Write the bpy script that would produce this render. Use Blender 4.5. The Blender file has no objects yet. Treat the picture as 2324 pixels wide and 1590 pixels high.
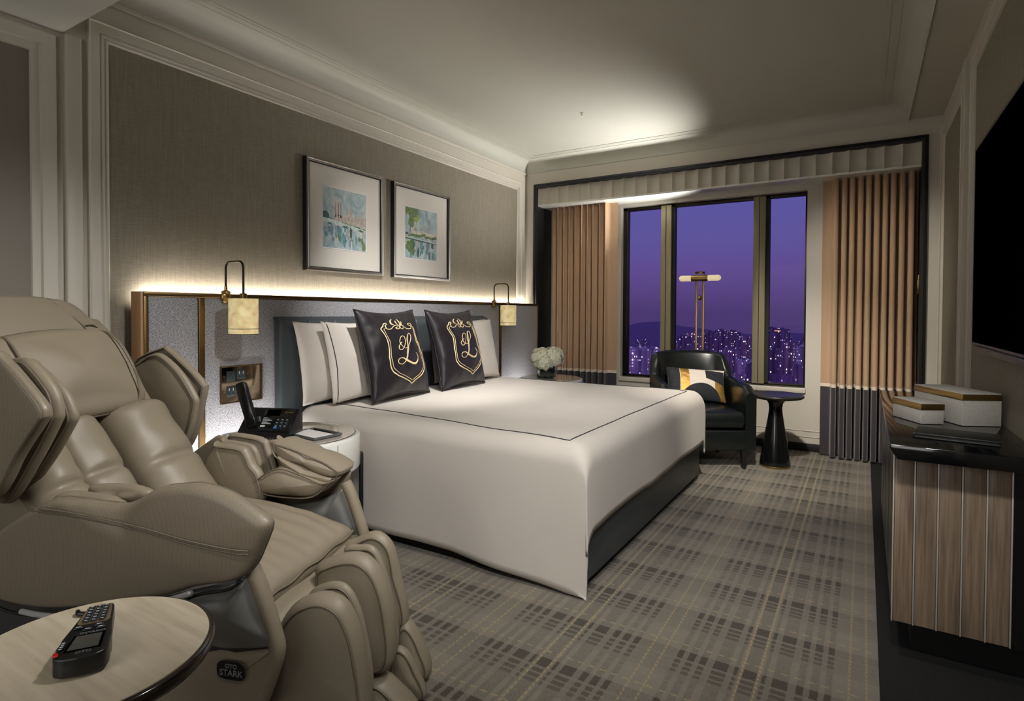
import bpy, bmesh, math, random
from math import sin, cos, pi, radians, sqrt, atan2
from mathutils import Vector, Matrix, noise

random.seed(7)
scene = bpy.context.scene
COL = scene.collection

# ---------------------------------------------------------------- camera
cam_d = bpy.data.cameras.new('camera')
cam_d.sensor_fit = 'HORIZONTAL'
cam_d.sensor_width = 36.0
cam_d.lens = 1307.89 / 2324 * 36
cam_d.shift_x = (1162 - 1156.37) / 2324
cam_d.shift_y = (731.83 - 795) / 2324
cam_d.clip_start = 0.02
cam_d.clip_end = 4000
cam = bpy.data.objects.new('camera', cam_d)
COL.objects.link(cam)
yaw, pitch, roll = 0.551874, 0.0176816, -0.00504198
f = Vector((-sin(yaw) * cos(pitch), cos(yaw) * cos(pitch), -sin(pitch)))
r0 = Vector((cos(yaw), sin(yaw), 0))
d0 = f.cross(r0)
r = cos(roll) * r0 + sin(roll) * d0
d = -sin(roll) * r0 + cos(roll) * d0
m = Matrix((r, -d, -f)).transposed().to_4x4()
m.translation = Vector((0, 0, 1.15))
cam.matrix_world = m
scene.camera = cam
CAMPOS = Vector((0, 0, 1.15))

# ---------------------------------------------------------------- view
vs = scene.view_settings
vs.view_transform = 'Standard'
vs.look = 'None'
vs.exposure = 0.0
vs.gamma = 1.0
vs.use_curve_mapping = False
scene.cycles.max_bounces = 8
scene.cycles.diffuse_bounces = 4
scene.cycles.glossy_bounces = 3
scene.cycles.transmission_bounces = 6
scene.cycles.caustics_reflective = False
scene.cycles.caustics_refractive = False
scene.cycles.adaptive_threshold = 0.03

# ---------------------------------------------------------------- world: violet dusk
def lin(c):
    c = c / 255.0
    return c / 12.92 if c <= 0.04045 else ((c + 0.055) / 1.055) ** 2.4

def rgb(r_, g_, b_):
    return (lin(r_), lin(g_), lin(b_), 1.0)

world = bpy.data.worlds.new('dusk')
scene.world = world
world.use_nodes = True
wn = world.node_tree.nodes
wl = world.node_tree.links
wn.clear()
w_out = wn.new('ShaderNodeOutputWorld')
w_bg = wn.new('ShaderNodeBackground')
w_tc = wn.new('ShaderNodeTexCoord')
w_sep = wn.new('ShaderNodeSeparateXYZ')
w_ramp = wn.new('ShaderNodeValToRGB')
wl.new(w_tc.outputs['Generated'], w_sep.inputs[0])
wl.new(w_sep.outputs['Z'], w_ramp.inputs[0])
wl.new(w_ramp.outputs[0], w_bg.inputs[0])
wl.new(w_bg.outputs[0], w_out.inputs[0])
els = w_ramp.color_ramp.elements
els[0].position = 0.0
els[0].color = rgb(74, 57, 110)
els[1].position = 1.0
els[1].color = rgb(40, 42, 96)
for pos, c in ((0.03, (86, 66, 126)), (0.07, (95, 76, 142)), (0.12, (94, 84, 154)), (0.2, (90, 86, 160)), (0.45, (66, 66, 138))):
    e = els.new(pos)
    e.color = rgb(*c)
w_bg.inputs[1].default_value = 1.0

# ---------------------------------------------------------------- lights of the room and added fill
def aim(o, target):
    o.rotation_euler = (Vector(target) - o.location).to_track_quat('-Z', 'Y').to_euler()

def area(name, loc, target, sx, sy, power, col, spread=180):
    l = bpy.data.lights.new(name, 'AREA')
    l.shape = 'RECTANGLE'
    l.size = sx
    l.size_y = sy
    l.energy = power
    l.color = col
    l.spread = radians(spread)
    o = bpy.data.objects.new(name, l)
    COL.objects.link(o)
    o.location = loc
    aim(o, target)
    return o

def spot(name, loc, target, angle, power, col, blend=0.8, radius=0.04):
    l = bpy.data.lights.new(name, 'SPOT')
    l.energy = power
    l.color = col
    l.spot_size = radians(angle)
    l.spot_blend = blend
    l.shadow_soft_size = radius
    o = bpy.data.objects.new(name, l)
    COL.objects.link(o)
    o.location = loc
    aim(o, target)
    return o

WARM = (1.0, 0.93, 0.82)
NEUT = (1.0, 0.98, 0.945)
# LED cove behind the headboard (throws its light up the wallcovering)
area('led_cove', (-2.905, 3.23, 1.20), (-2.955, 3.23, 1.222), 3.62, 0.02, 33.0, WARM, 160)
# unseen ceiling spots: room downlights and added fill (all above / beside the camera's view)
spot('downlight_bed', (-1.55, 2.35, 2.66), (-1.70, 3.35, 0.6), 58, 85, NEUT, 1.0, 0.05)
spot('fill_bed_foot', (-0.40, 1.60, 2.66), (-0.95, 2.85, 0.20), 74, 130, NEUT, 1.0, 0.08)  # added fill for the bed side and the carpet, no real fixture
spot('fill_bed_side', (0.12, 0.15, 2.28), (-1.45, 2.4, 0.38), 58, 290, NEUT, 1.0, 0.30)  # added fill from beside the camera, brightens the bed's long side
spot('fill_curtain', (-0.35, 2.5, 2.60), (-2.42, 5.3, 1.25), 34, 170, WARM, 1.0, 0.05)  # added spot that brightens the left curtain
spot('fill_curtain', (-1.1, 2.35, 2.66), (0.05, 5.3, 1.20), 34, 270, WARM, 1.0, 0.05)  # added spot that brightens the right curtain
spot('fill_pillows', (-1.3, 1.9, 2.66), (-2.5, 3.0, 0.95), 50, 340, NEUT, 1.0, 0.05)  # added fill on the pillow fronts
spot('downlight_pictures', (-1.35, 2.05, 2.66), (-2.95, 3.05, 1.50), 34, 90, NEUT, 1.0, 0.05)
spot('downlight_armchair', (-0.35, 2.45, 2.60), (-0.70, 4.8, 0.30), 50, 400, WARM, 1.0, 0.05)
spot('downlight_entry', (-0.15, 1.40, 2.60), (-1.95, 0.92, 0.80), 60, 240, NEUT, 1.0, 0.10)
spot('fill_console', (0.05, 0.75, 2.28), (0.28, 2.4, 0.45), 46, 85, NEUT, 1.0, 0.08)  # added fill for the planked end of the console
# broad fill panel added behind the camera
area('entry_fill', (-0.9, -1.3, 1.5), (-1.2, 2.6, 0.6), 1.6, 1.2, 17, NEUT)

# ================================================================ helpers
XF = {}          # matrix of every Empty, to build parts in world coordinates

def thing(name, label, cat, loc=(0, 0, 0), rotz=0, group=None, kind=None):
    o = bpy.data.objects.new(name, None)
    o.empty_display_size = 0.1
    COL.objects.link(o)
    o.location = loc
    o.rotation_euler = (0, 0, rotz)
    XF[o.name] = Matrix.Translation(Vector(loc)) @ Matrix.Rotation(rotz, 4, 'Z')
    tag(o, label, cat, group, kind)
    return o

def tag(o, label=None, cat=None, group=None, kind=None):
    if label: o['label'] = label
    if cat: o['category'] = cat
    if group: o['group'] = group
    if kind: o['kind'] = kind
    return o

def attach(o, parent):
    if parent is not None:
        o.parent = parent
        mtx = XF.get(parent.name)
        if mtx is not None:
            o.matrix_parent_inverse = mtx.inverted()
        elif parent.type == 'MESH':
            o.matrix_parent_inverse = Matrix.Identity(4)
    return o

def mk(name, verts, faces, mat, parent=None, smooth=True, angle=40, mats=None, mi=None):
    me = bpy.data.meshes.new(name)
    me.from_pydata([tuple(v) for v in verts], [], faces)
    if mats:
        for mm in mats: me.materials.append(mm)
        if mi: me.polygons.foreach_set('material_index', mi)
    elif mat:
        me.materials.append(mat)
    if smooth:
        me.polygons.foreach_set('use_smooth', [True] * len(me.polygons))
        if angle < 180:
            me.set_sharp_from_angle(angle=radians(angle))
    me.update()
    o = bpy.data.objects.new(name, me)
    COL.objects.link(o)
    attach(o, parent)
    return o

def from_bm(name, bm, mat, parent=None, smooth=True, angle=40):
    bmesh.ops.recalc_face_normals(bm, faces=bm.faces)
    me = bpy.data.meshes.new(name)
    bm.to_mesh(me)
    bm.free()
    me.materials.append(mat)
    if smooth:
        me.polygons.foreach_set('use_smooth', [True] * len(me.polygons))
        me.set_sharp_from_angle(angle=radians(angle))
    o = bpy.data.objects.new(name, me)
    COL.objects.link(o)
    attach(o, parent)
    return o

def box(name, x0, x1, y0, y1, z0, z1, mat, parent=None, bev=0.0, seg=2, mtx=None):
    bm = bmesh.new()
    bmesh.ops.create_cube(bm, size=1.0)
    for v in bm.verts:
        v.co = Vector((x0 + (v.co.x + .5) * (x1 - x0), y0 + (v.co.y + .5) * (y1 - y0), z0 + (v.co.z + .5) * (z1 - z0)))
    if bev > 0:
        bmesh.ops.bevel(bm, geom=list(bm.edges), offset=bev, segments=seg, profile=0.5, affect='EDGES')
    if mtx is not None:
        bmesh.ops.transform(bm, matrix=mtx, verts=bm.verts)
    return from_bm(name, bm, mat, parent, smooth=bev > 0, angle=50)

def prism(name, poly, fn, h0, h1, mat, parent=None, bev=0.0, seg=2):
    """poly: 2D outline, fn(a,b,h) -> world"""
    bm = bmesh.new()
    lo = [bm.verts.new(fn(a, b, h0)) for a, b in poly]
    hi = [bm.verts.new(fn(a, b, h1)) for a, b in poly]
    n = len(poly)
    bm.faces.new(lo[::-1])
    bm.faces.new(hi)
    for i in range(n):
        bm.faces.new((lo[i], lo[(i + 1) % n], hi[(i + 1) % n], hi[i]))
    if bev > 0:
        bmesh.ops.bevel(bm, geom=list(bm.edges), offset=bev, segments=seg, profile=0.5, affect='EDGES')
    return from_bm(name, bm, mat, parent, smooth=bev > 0, angle=50)

def lathe(name, prof, loc, mat, parent=None, seg=40, angle=40):
    vs_, fs = [], []
    n = len(prof)
    for i in range(seg):
        a = 2 * pi * i / seg
        for rr, z in prof:
            vs_.append((loc[0] + rr * cos(a), loc[1] + rr * sin(a), loc[2] + z))
    for i in range(seg):
        for j in range(n - 1):
            a, b = i * n + j, ((i + 1) % seg) * n + j
            fs.append((a, b, b + 1, a + 1))
    if prof[0][0] > 1e-5:
        fs.append([i * n for i in range(seg)][::-1])
    if prof[-1][0] > 1e-5:
        fs.append([i * n + n - 1 for i in range(seg)])
    return mk(name, vs_, fs, mat, parent, angle=angle)

def tube(name, pts, rad, mat, parent=None, seg=8, closed=False, caps=True):
    P = [Vector(p) for p in pts]
    n = len(P)
    rads = rad if isinstance(rad, (list, tuple)) else [rad] * n
    vs_, fs = [], []
    up = None
    for i in range(n):
        if closed:
            t = P[(i + 1) % n] - P[i - 1]
        else:
            t = P[min(i + 1, n - 1)] - P[max(i - 1, 0)]
        if t.length < 1e-9: t = Vector((0, 0, 1))
        t.normalize()
        if up is None:
            up = Vector((0, 0, 1)) if abs(t.z) < 0.9 else Vector((1, 0, 0))
        side = t.cross(up)
        if side.length < 1e-5: side = t.orthogonal()
        side.normalize()
        up = side.cross(t).normalized()
        for k in range(seg):
            a = 2 * pi * k / seg
            vs_.append(P[i] + rads[i] * (cos(a) * side + sin(a) * up))
    m_ = n if closed else n - 1
    for i in range(m_):
        for k in range(seg):
            a = i * seg + k
            b = i * seg + (k + 1) % seg
            c = ((i + 1) % n) * seg + (k + 1) % seg
            d_ = ((i + 1) % n) * seg + k
            fs.append((a, b, c, d_))
    if not closed and caps:
        fs.append(list(range(seg))[::-1])
        fs.append([(n - 1) * seg + k for k in range(seg)])
    return mk(name, vs_, fs, mat, parent, angle=60)

def catmull(pts, per=6, closed=True):
    n = len(pts)
    out = []
    rng = range(n) if closed else range(n - 1)
    for i in rng:
        if closed:
            p0, p1, p2, p3 = pts[i - 1], pts[i], pts[(i + 1) % n], pts[(i + 2) % n]
        else:
            p0, p1, p2, p3 = pts[max(i - 1, 0)], pts[i], pts[i + 1], pts[min(i + 2, n - 1)]
        for k in range(per):
            t = k / per
            out.append(tuple(0.5 * (2 * b + (c - a) * t + (2 * a - 5 * b + 4 * c - d_) * t * t + (3 * b - a - 3 * c + d_) * t ** 3)
                             for a, b, c, d_ in zip(p0, p1, p2, p3)))
    if not closed:
        out.append(tuple(pts[-1]))
    return out

def pad(name, outline, fn, tf, tb, mat, parent=None, e=0.02, dome=0.01, center=None, per=4, wrinkle=0.0, smooth_outline=True):
    """upholstered pad: outline (a,b) with rounded rim; fn(a,b,h) -> world; tf/tb half thickness to +h / -h"""
    o = catmull(outline, per) if smooth_outline else outline
    n = len(o)
    if center is None:
        cx = sum(p[0] for p in o) / n
        cy = sum(p[1] for p in o) / n
    else:
        cx, cy = center
    vs_, fs = [], []
    rows = []
    def ring(ins, frac, h):
        idx = []
        for a, b in o:
            dx, dy = a - cx, b - cy
            L = sqrt(dx * dx + dy * dy) + 1e-9
            s = max(0.0, 1 - ins / L) * frac
            x, y = cx + dx * s, cy + dy * s
            hh = h
            if wrinkle:
                hh += wrinkle * (noise.noise(Vector((x * 14, y * 14, 3.1 + h * 5))) * (1 if abs(h) > 1e-4 else 0))
            idx.append(len(vs_))
            vs_.append(fn(x, y, hh))
        return idx
    side = []
    for sgn, t in ((1, tf), (-1, tb)):
        R = []
        flat = max(t - dome, 0.001)
        for k in range(5):
            ph = pi / 2 * k / 4
            R.append(ring(e * (1 - cos(ph)), 1.0, sgn * flat * sin(ph)))
        for k in range(1, 6):
            fr = k / 6
            R.append(ring(e, 1 - fr, sgn * (flat + dome * (1 - (1 - fr) ** 2))))
        c_ = len(vs_)
        vs_.append(fn(cx, cy, sgn * t))
        side.append((R, c_))
    side[1][0][0] = side[0][0][0]
    for (R, c_), flip in zip(side, (False, True)):
        for i in range(len(R) - 1):
            for k in range(n):
                q = (R[i][k], R[i][(k + 1) % n], R[i + 1][(k + 1) % n], R[i + 1][k])
                fs.append(q[::-1] if flip else q)
        for k in range(n):
            q = (R[-1][k], R[-1][(k + 1) % n], c_)
            fs.append(q[::-1] if flip else q)
    ob = mk(name, vs_, fs, mat, parent, angle=180)
    bm = bmesh.new()
    bm.from_mesh(ob.data)
    loose = [v for v in bm.verts if not v.link_faces]
    bmesh.ops.delete(bm, geom=loose, context='VERTS')
    bmesh.ops.recalc_face_normals(bm, faces=bm.faces)
    bm.to_mesh(ob.data)
    bm.free()
    return ob

def rim(name, outline, fn, h, ins, rad, mat, parent, per=4, center=None, seg=6):
    """piping / stitched seam running round a pad"""
    o = catmull(outline, per)
    n = len(o)
    cx = sum(p[0] for p in o) / n if center is None else center[0]
    cy = sum(p[1] for p in o) / n if center is None else center[1]
    pts = []
    for a, b in o:
        dx, dy = a - cx, b - cy
        L = sqrt(dx * dx + dy * dy) + 1e-9
        s = 1 - ins / L
        pts.append(fn(cx + dx * s, cy + dy * s, h))
    return tube(name, pts, rad, mat, parent, seg=seg, closed=True)

def grid(name, nu, nv, fn, mat, parent=None, angle=180, closed_u=False, mats=None, mfn=None):
    vs_, fs, mi = [], [], []
    for i in range(nu + 1):
        for j in range(nv + 1):
            vs_.append(fn(i / nu, j / nv))
    for i in range(nu):
        for j in range(nv):
            a = i * (nv + 1) + j
            fs.append((a, a + nv + 1, a + nv + 2, a + 1))
            if mfn: mi.append(mfn((i + .5) / nu, (j + .5) / nv))
    return mk(name, vs_, fs, mat, parent, angle=angle, mats=mats, mi=mi if mfn else None)

def sweep_rect(name, rect, prof, fn, mat, parent=None, angle=30):
    """profile [(inset, proud)] swept round rectangle (a0,a1,b0,b1); fn(a,b,h)"""
    a0, a1, b0, b1 = rect
    vs_, fs = [], []
    n = len(prof)
    for ca, cb, sa, sb in ((a0, b0, 1, 1), (a1, b0, -1, 1), (a1, b1, -1, -1), (a0, b1, 1, -1)):
        for ins, h in prof:
            vs_.append(fn(ca + sa * ins, cb + sb * ins, h))
    for i in range(4):
        for j in range(n - 1):
            a, b = i * n + j, ((i + 1) % 4) * n + j
            fs.append((a, b, b + 1, a + 1))
    ob = mk(name, vs_, fs, mat, parent, angle=angle)
    return ob

def ribbon(name, pts, widths, fn, mat, parent=None):
    """flat embroidered stroke: 2D path with widths, fn(a,b,h)"""
    n = len(pts)
    vs_, fs = [], []
    for i in range(n):
        p0, p1 = pts[max(i - 1, 0)], pts[min(i + 1, n - 1)]
        tx, ty = p1[0] - p0[0], p1[1] - p0[1]
        L = sqrt(tx * tx + ty * ty) + 1e-9
        nx, ny = -ty / L, tx / L
        w = widths[i] if isinstance(widths, (list, tuple)) else widths
        for s, h in ((-1, 0.0), (-.5, 1.0), (.5, 1.0), (1, 0.0)):
            vs_.append(fn(pts[i][0] + nx * w * s, pts[i][1] + ny * w * s, h))
    for i in range(n - 1):
        for k in range(3):
            a = i * 4 + k
            fs.append((a, a + 1, a + 5, a + 4))
    return mk(name, vs_, fs, mat, parent, angle=180)

def text(name, s, mtx, size, mat, parent=None, extrude=0.0006, bold=0.0):
    cu = bpy.data.curves.new(name, 'FONT')
    cu.body = s
    cu.size = size
    cu.align_x = 'CENTER'
    cu.align_y = 'CENTER'
    cu.extrude = extrude
    cu.offset = bold
    cu.resolution_u = 3
    tmp = bpy.data.objects.new(name + '_tmp', cu)
    me = bpy.data.meshes.new_from_object(tmp)
    bpy.data.objects.remove(tmp)
    bpy.data.curves.remove(cu)
    me.name = name
    me.transform(mtx)
    me.materials.clear()
    me.materials.append(mat)
    o = bpy.data.objects.new(name, me)
    COL.objects.link(o)
    attach(o, parent)
    return o

def frame_m(origin, xa, ya):
    xa = Vector(xa).normalized()
    ya = Vector(ya)
    ya = (ya - xa * ya.dot(xa)).normalized()
    za = xa.cross(ya)
    mt = Matrix((xa, ya, za)).transposed().to_4x4()
    mt.translation = Vector(origin)
    return mt

def copy_tree(o, parent=None):
    c = o.copy()
    COL.objects.link(c)
    if parent is not None:
        c.parent = parent
        c.matrix_parent_inverse = o.matrix_parent_inverse.copy()
    for ch in list(o.children):
        copy_tree(ch, c)
    return c

def structure(o, label=None):
    o['kind'] = 'structure'
    if label: o['label'] = label
    return o

# ================================================================ materials
def nmat(name):
    mt = bpy.data.materials.new(name)
    mt.use_nodes = True
    nt = mt.node_tree
    return mt, nt, nt.nodes, nt.links, nt.nodes['Principled BSDF']

def M(name, col, rough=0.5, metal=0.0, bump=0.0, bscale=200, var=0.0, vscale=8, stretch=(1, 1, 1), coat=0.0, sheen=0.0, spec=0.5, emit=None, estr=0.0, trans=0.0, detail=3):
    mt, nt, N, L, b = nmat(name)
    c = rgb(*col)
    b.inputs['Base Color'].default_value = c
    b.inputs['Roughness'].default_value = rough
    b.inputs['Metallic'].default_value = metal
    b.inputs['Specular IOR Level'].default_value = spec
    b.inputs['Coat Weight'].default_value = coat
    b.inputs['Coat Roughness'].default_value = 0.08
    b.inputs['Sheen Weight'].default_value = sheen
    if trans:
        b.inputs['Transmission Weight'].default_value = trans
    if emit:
        b.inputs['Emission Color'].default_value = rgb(*emit)
        b.inputs['Emission Strength'].default_value = estr
    if bump or var:
        tc = N.new('ShaderNodeTexCoord')
        mp = N.new('ShaderNodeMapping')
        mp.inputs['Scale'].default_value = stretch
        L.new(tc.outputs['Object'], mp.inputs[0])
        if bump:
            nz = N.new('ShaderNodeTexNoise')
            nz.inputs['Scale'].default_value = bscale
            nz.inputs['Detail'].default_value = detail
            L.new(mp.outputs[0], nz.inputs['Vector'])
            bp = N.new('ShaderNodeBump')
            bp.inputs['Strength'].default_value = bump
            bp.inputs['Distance'].default_value = 0.002
            L.new(nz.outputs[0], bp.inputs['Height'])
            L.new(bp.outputs[0], b.inputs['Normal'])
        if var:
            n2 = N.new('ShaderNodeTexNoise')
            n2.inputs['Scale'].default_value = vscale
            n2.inputs['Detail'].default_value = 4
            L.new(mp.outputs[0], n2.inputs['Vector'])
            mr = N.new('ShaderNodeMapRange')
            mr.inputs['From Min'].default_value = 0.3
            mr.inputs['From Max'].default_value = 0.7
            mr.inputs['To Min'].default_value = 1 - var
            mr.inputs['To Max'].default_value = 1 + var
            L.new(n2.outputs[0], mr.inputs[0])
            mx = N.new('ShaderNodeMix')
            mx.data_type = 'RGBA'
            mx.blend_type = 'MULTIPLY'
            mx.inputs['Factor'].default_value = 1
            mx.inputs['A'].default_value = c
            L.new(mr.outputs[0], mx.inputs['B'])
            L.new(mx.outputs['Result'], b.inputs['Base Color'])
    return mt

paint = M('trim_paint', (196, 190, 178), 0.45, var=0.02, vscale=3)
ceil_paint = M('ceiling_paint', (186, 184, 174), 0.7, var=0.015, vscale=2)
white_lacquer = M('white_lacquer', (235, 235, 228), 0.18, coat=0.6)
black_lacquer = M('black_lacquer', (14, 15, 16), 0.12, coat=0.5)
black_wood = M('black_stained_wood', (22, 24, 26), 0.35, bump=0.15, bscale=60, stretch=(1, 1, 0.1))
black_matte = M('black_matte', (16, 16, 17), 0.6)
brass = M('brushed_brass', (176, 148, 96), 0.32, 1.0, bump=0.05, bscale=300, stretch=(1, 1, 12))
brass_dark = M('aged_brass', (122, 100, 66), 0.36, 1.0)
bronze = M('dark_bronze', (50, 45, 38), 0.35, 0.8)
steel = M('satin_steel', (170, 168, 164), 0.25, 1.0)
chrome = M('polished_steel', (190, 188, 184), 0.1, 1.0)
linen = M('white_linen', (204, 196, 187), 0.75, bump=0.06, bscale=900, sheen=0.15, var=0.02, vscale=5)
linen_dark = M('bed_piping', (44, 44, 52), 0.7)
satin = M('black_satin', (26, 21, 26), 0.42, bump=0.25, bscale=22, sheen=0.05, spec=0.45, detail=2)
gold_thread = M('gold_embroidery', (226, 204, 158), 0.45, 0.15, bump=0.3, bscale=500)
grey_leather = M('charcoal_leather', (62, 68, 72), 0.42, bump=0.12, bscale=260, var=0.05, vscale=6)
black_leather = M('black_leather', (20, 24, 24), 0.27, bump=0.10, bscale=220, spec=0.6)
velvet = M('dark_velvet', (48, 42, 48), 0.85, sheen=0.6)
band_cloth = M('pale_satin_band', (214, 200, 186), 0.3)
curtain_cloth = M('tan_curtain', (172, 142, 114), 0.8, sheen=0.25, bump=0.08, bscale=700, var=0.05, vscale=30, stretch=(1, 1, .05))
tv_glass = M('tv_glass', (3, 3, 4), 0.5, spec=0.0)
plastic_black = M('black_plastic', (14, 15, 16), 0.35)
plastic_dark = M('dark_grey_plastic', (58, 59, 60), 0.4)
key_blue = M('dark_blue_keys', (24, 30, 40), 0.35)
print_white = M('white_print', (214, 218, 222), 0.6)
print_grey = M('grey_print', (120, 122, 124), 0.6)
red_key = M('red_key', (196, 24, 30), 0.35)
blue_key = M('blue_key', (60, 120, 190), 0.4)
paper = M('paper', (232, 230, 228), 0.8)
tray_grey = M('grey_leather_tray', (92, 94, 96), 0.5, bump=0.1, bscale=300)
chair_leather = M('taupe_leather', (130, 119, 102), 0.47, bump=0.14, bscale=420, var=0.04, vscale=4)
chair_seam = M('taupe_leather_piping', (104, 94, 80), 0.5)
chair_metal = M('gunmetal_paint', (140, 139, 136), 0.36, 0.45, bump=0.06, bscale=1500)
wood_trim = M('pale_oak_edge', (168, 128, 84), 0.4, bump=0.05, bscale=80, stretch=(1, 1, .1), var=0.1, vscale=30)

def perforated(name, col):
    mt, nt, N, L, b = nmat(name)
    tc = N.new('ShaderNodeTexCoord')
    vo = N.new('ShaderNodeTexVoronoi')
    vo.inputs['Scale'].default_value = 230
    vo.inputs['Randomness'].default_value = 0.0
    L.new(tc.outputs['Object'], vo.inputs['Vector'])
    mr = N.new('ShaderNodeMapRange')
    mr.inputs['From Min'].default_value = 0.12
    mr.inputs['From Max'].default_value = 0.3
    L.new(vo.outputs['Distance'], mr.inputs[0])
    mx = N.new('ShaderNodeMix')
    mx.data_type = 'RGBA'
    mx.inputs['A'].default_value = rgb(*[int(c * .72) for c in col])
    mx.inputs['B'].default_value = rgb(*col)
    L.new(mr.outputs[0], mx.inputs['Factor'])
    L.new(mx.outputs['Result'], b.inputs['Base Color'])
    b.inputs['Roughness'].default_value = 0.42
    bp = N.new('ShaderNodeBump')
    bp.inputs['Strength'].default_value = 0.25
    bp.inputs['Distance'].default_value = 0.001
    L.new(mr.outputs[0], bp.inputs['Height'])
    L.new(bp.outputs[0], b.inputs['Normal'])
    return mt
chair_perf = perforated('perforated_taupe_leather', (126, 115, 99))

def woven(name, c1, c2, sx, sy, sz, rough=0.85, bump=0.3, sc=1.0, lo=.38, hi=.62):
    """cloth of crossing threads: two stretched noises"""
    mt, nt, N, L, b = nmat(name)
    tc = N.new('ShaderNodeTexCoord')
    outs = []
    for st in ((sx[0], sx[1], sx[2]), (sy[0], sy[1], sy[2])):
        mp = N.new('ShaderNodeMapping')
        mp.inputs['Scale'].default_value = st
        L.new(tc.outputs['Object'], mp.inputs[0])
        nz = N.new('ShaderNodeTexNoise')
        nz.inputs['Scale'].default_value = sc
        nz.inputs['Detail'].default_value = 3
        L.new(mp.outputs[0], nz.inputs['Vector'])
        outs.append(nz.outputs[0])
    ad = N.new('ShaderNodeMath')
    ad.operation = 'ADD'
    L.new(outs[0], ad.inputs[0])
    L.new(outs[1], ad.inputs[1])
    mu = N.new('ShaderNodeMath')
    mu.operation = 'MULTIPLY'
    mu.inputs[1].default_value = 0.5
    L.new(ad.outputs[0], mu.inputs[0])
    mr = N.new('ShaderNodeMapRange')
    mr.inputs['From Min'].default_value = lo
    mr.inputs['From Max'].default_value = hi
    L.new(mu.outputs[0], mr.inputs[0])
    mx = N.new('ShaderNodeMix')
    mx.data_type = 'RGBA'
    mx.inputs['A'].default_value = rgb(*c1)
    mx.inputs['B'].default_value = rgb(*c2)
    L.new(mr.outputs[0], mx.inputs['Factor'])
    L.new(mx.outputs['Result'], b.inputs['Base Color'])
    b.inputs['Roughness'].default_value = rough
    bp = N.new('ShaderNodeBump')
    bp.inputs['Strength'].default_value = bump
    bp.inputs['Distance'].default_value = 0.001
    L.new(mr.outputs[0], bp.inputs['Height'])
    L.new(bp.outputs[0], b.inputs['Normal'])
    return mt

tweed = woven('grey_tweed', (66, 66, 74), (196, 194, 198), (40, 130, 600), (40, 600, 130), None, .85, .2)
wallpaper = woven('taupe_wallcovering', (118, 110, 96), (140, 131, 115), (30, 330, 7), (30, 30, 420), None, 0.7, 0.05)
wallpaper2 = woven('taupe_wallcovering_textured', (120, 112, 98), (146, 138, 122), (60, 160, 160), (60, 240, 200), None, 0.8, 0.25)
walnut = woven('grey_walnut', (112, 94, 78), (152, 132, 112), (60, 60, 3), (160, 160, 5), None, 0.45, 0.06)
marble_top = woven('cream_veneer', (180, 167, 145), (205, 193, 172), (4, 60, 3), (3, 12, 3), None, 0.16, 0.0)
herring = woven('herringbone_shagreen', (172, 168, 160), (192, 189, 181), (300, 300, -300), (300, 300, 300), None, 0.6, 0.15)

glass_mat, nt, N, L, b = nmat('window_glass')
N.remove(b)
tr = N.new('ShaderNodeBsdfTransparent')
gl = N.new('ShaderNodeBsdfGlossy')
gl.inputs['Roughness'].default_value = 0.0
fr = N.new('ShaderNodeFresnel')
fr.inputs[0].default_value = 1.08
ms = N.new('ShaderNodeMixShader')
L.new(fr.outputs[0], ms.inputs[0])
L.new(tr.outputs[0], ms.inputs[1])
L.new(gl.outputs[0], ms.inputs[2])
L.new(ms.outputs[0], N['Material Output'].inputs[0])

clear_glass = M('clear_glass', (235, 245, 240), 0.02, trans=1.0)

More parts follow.
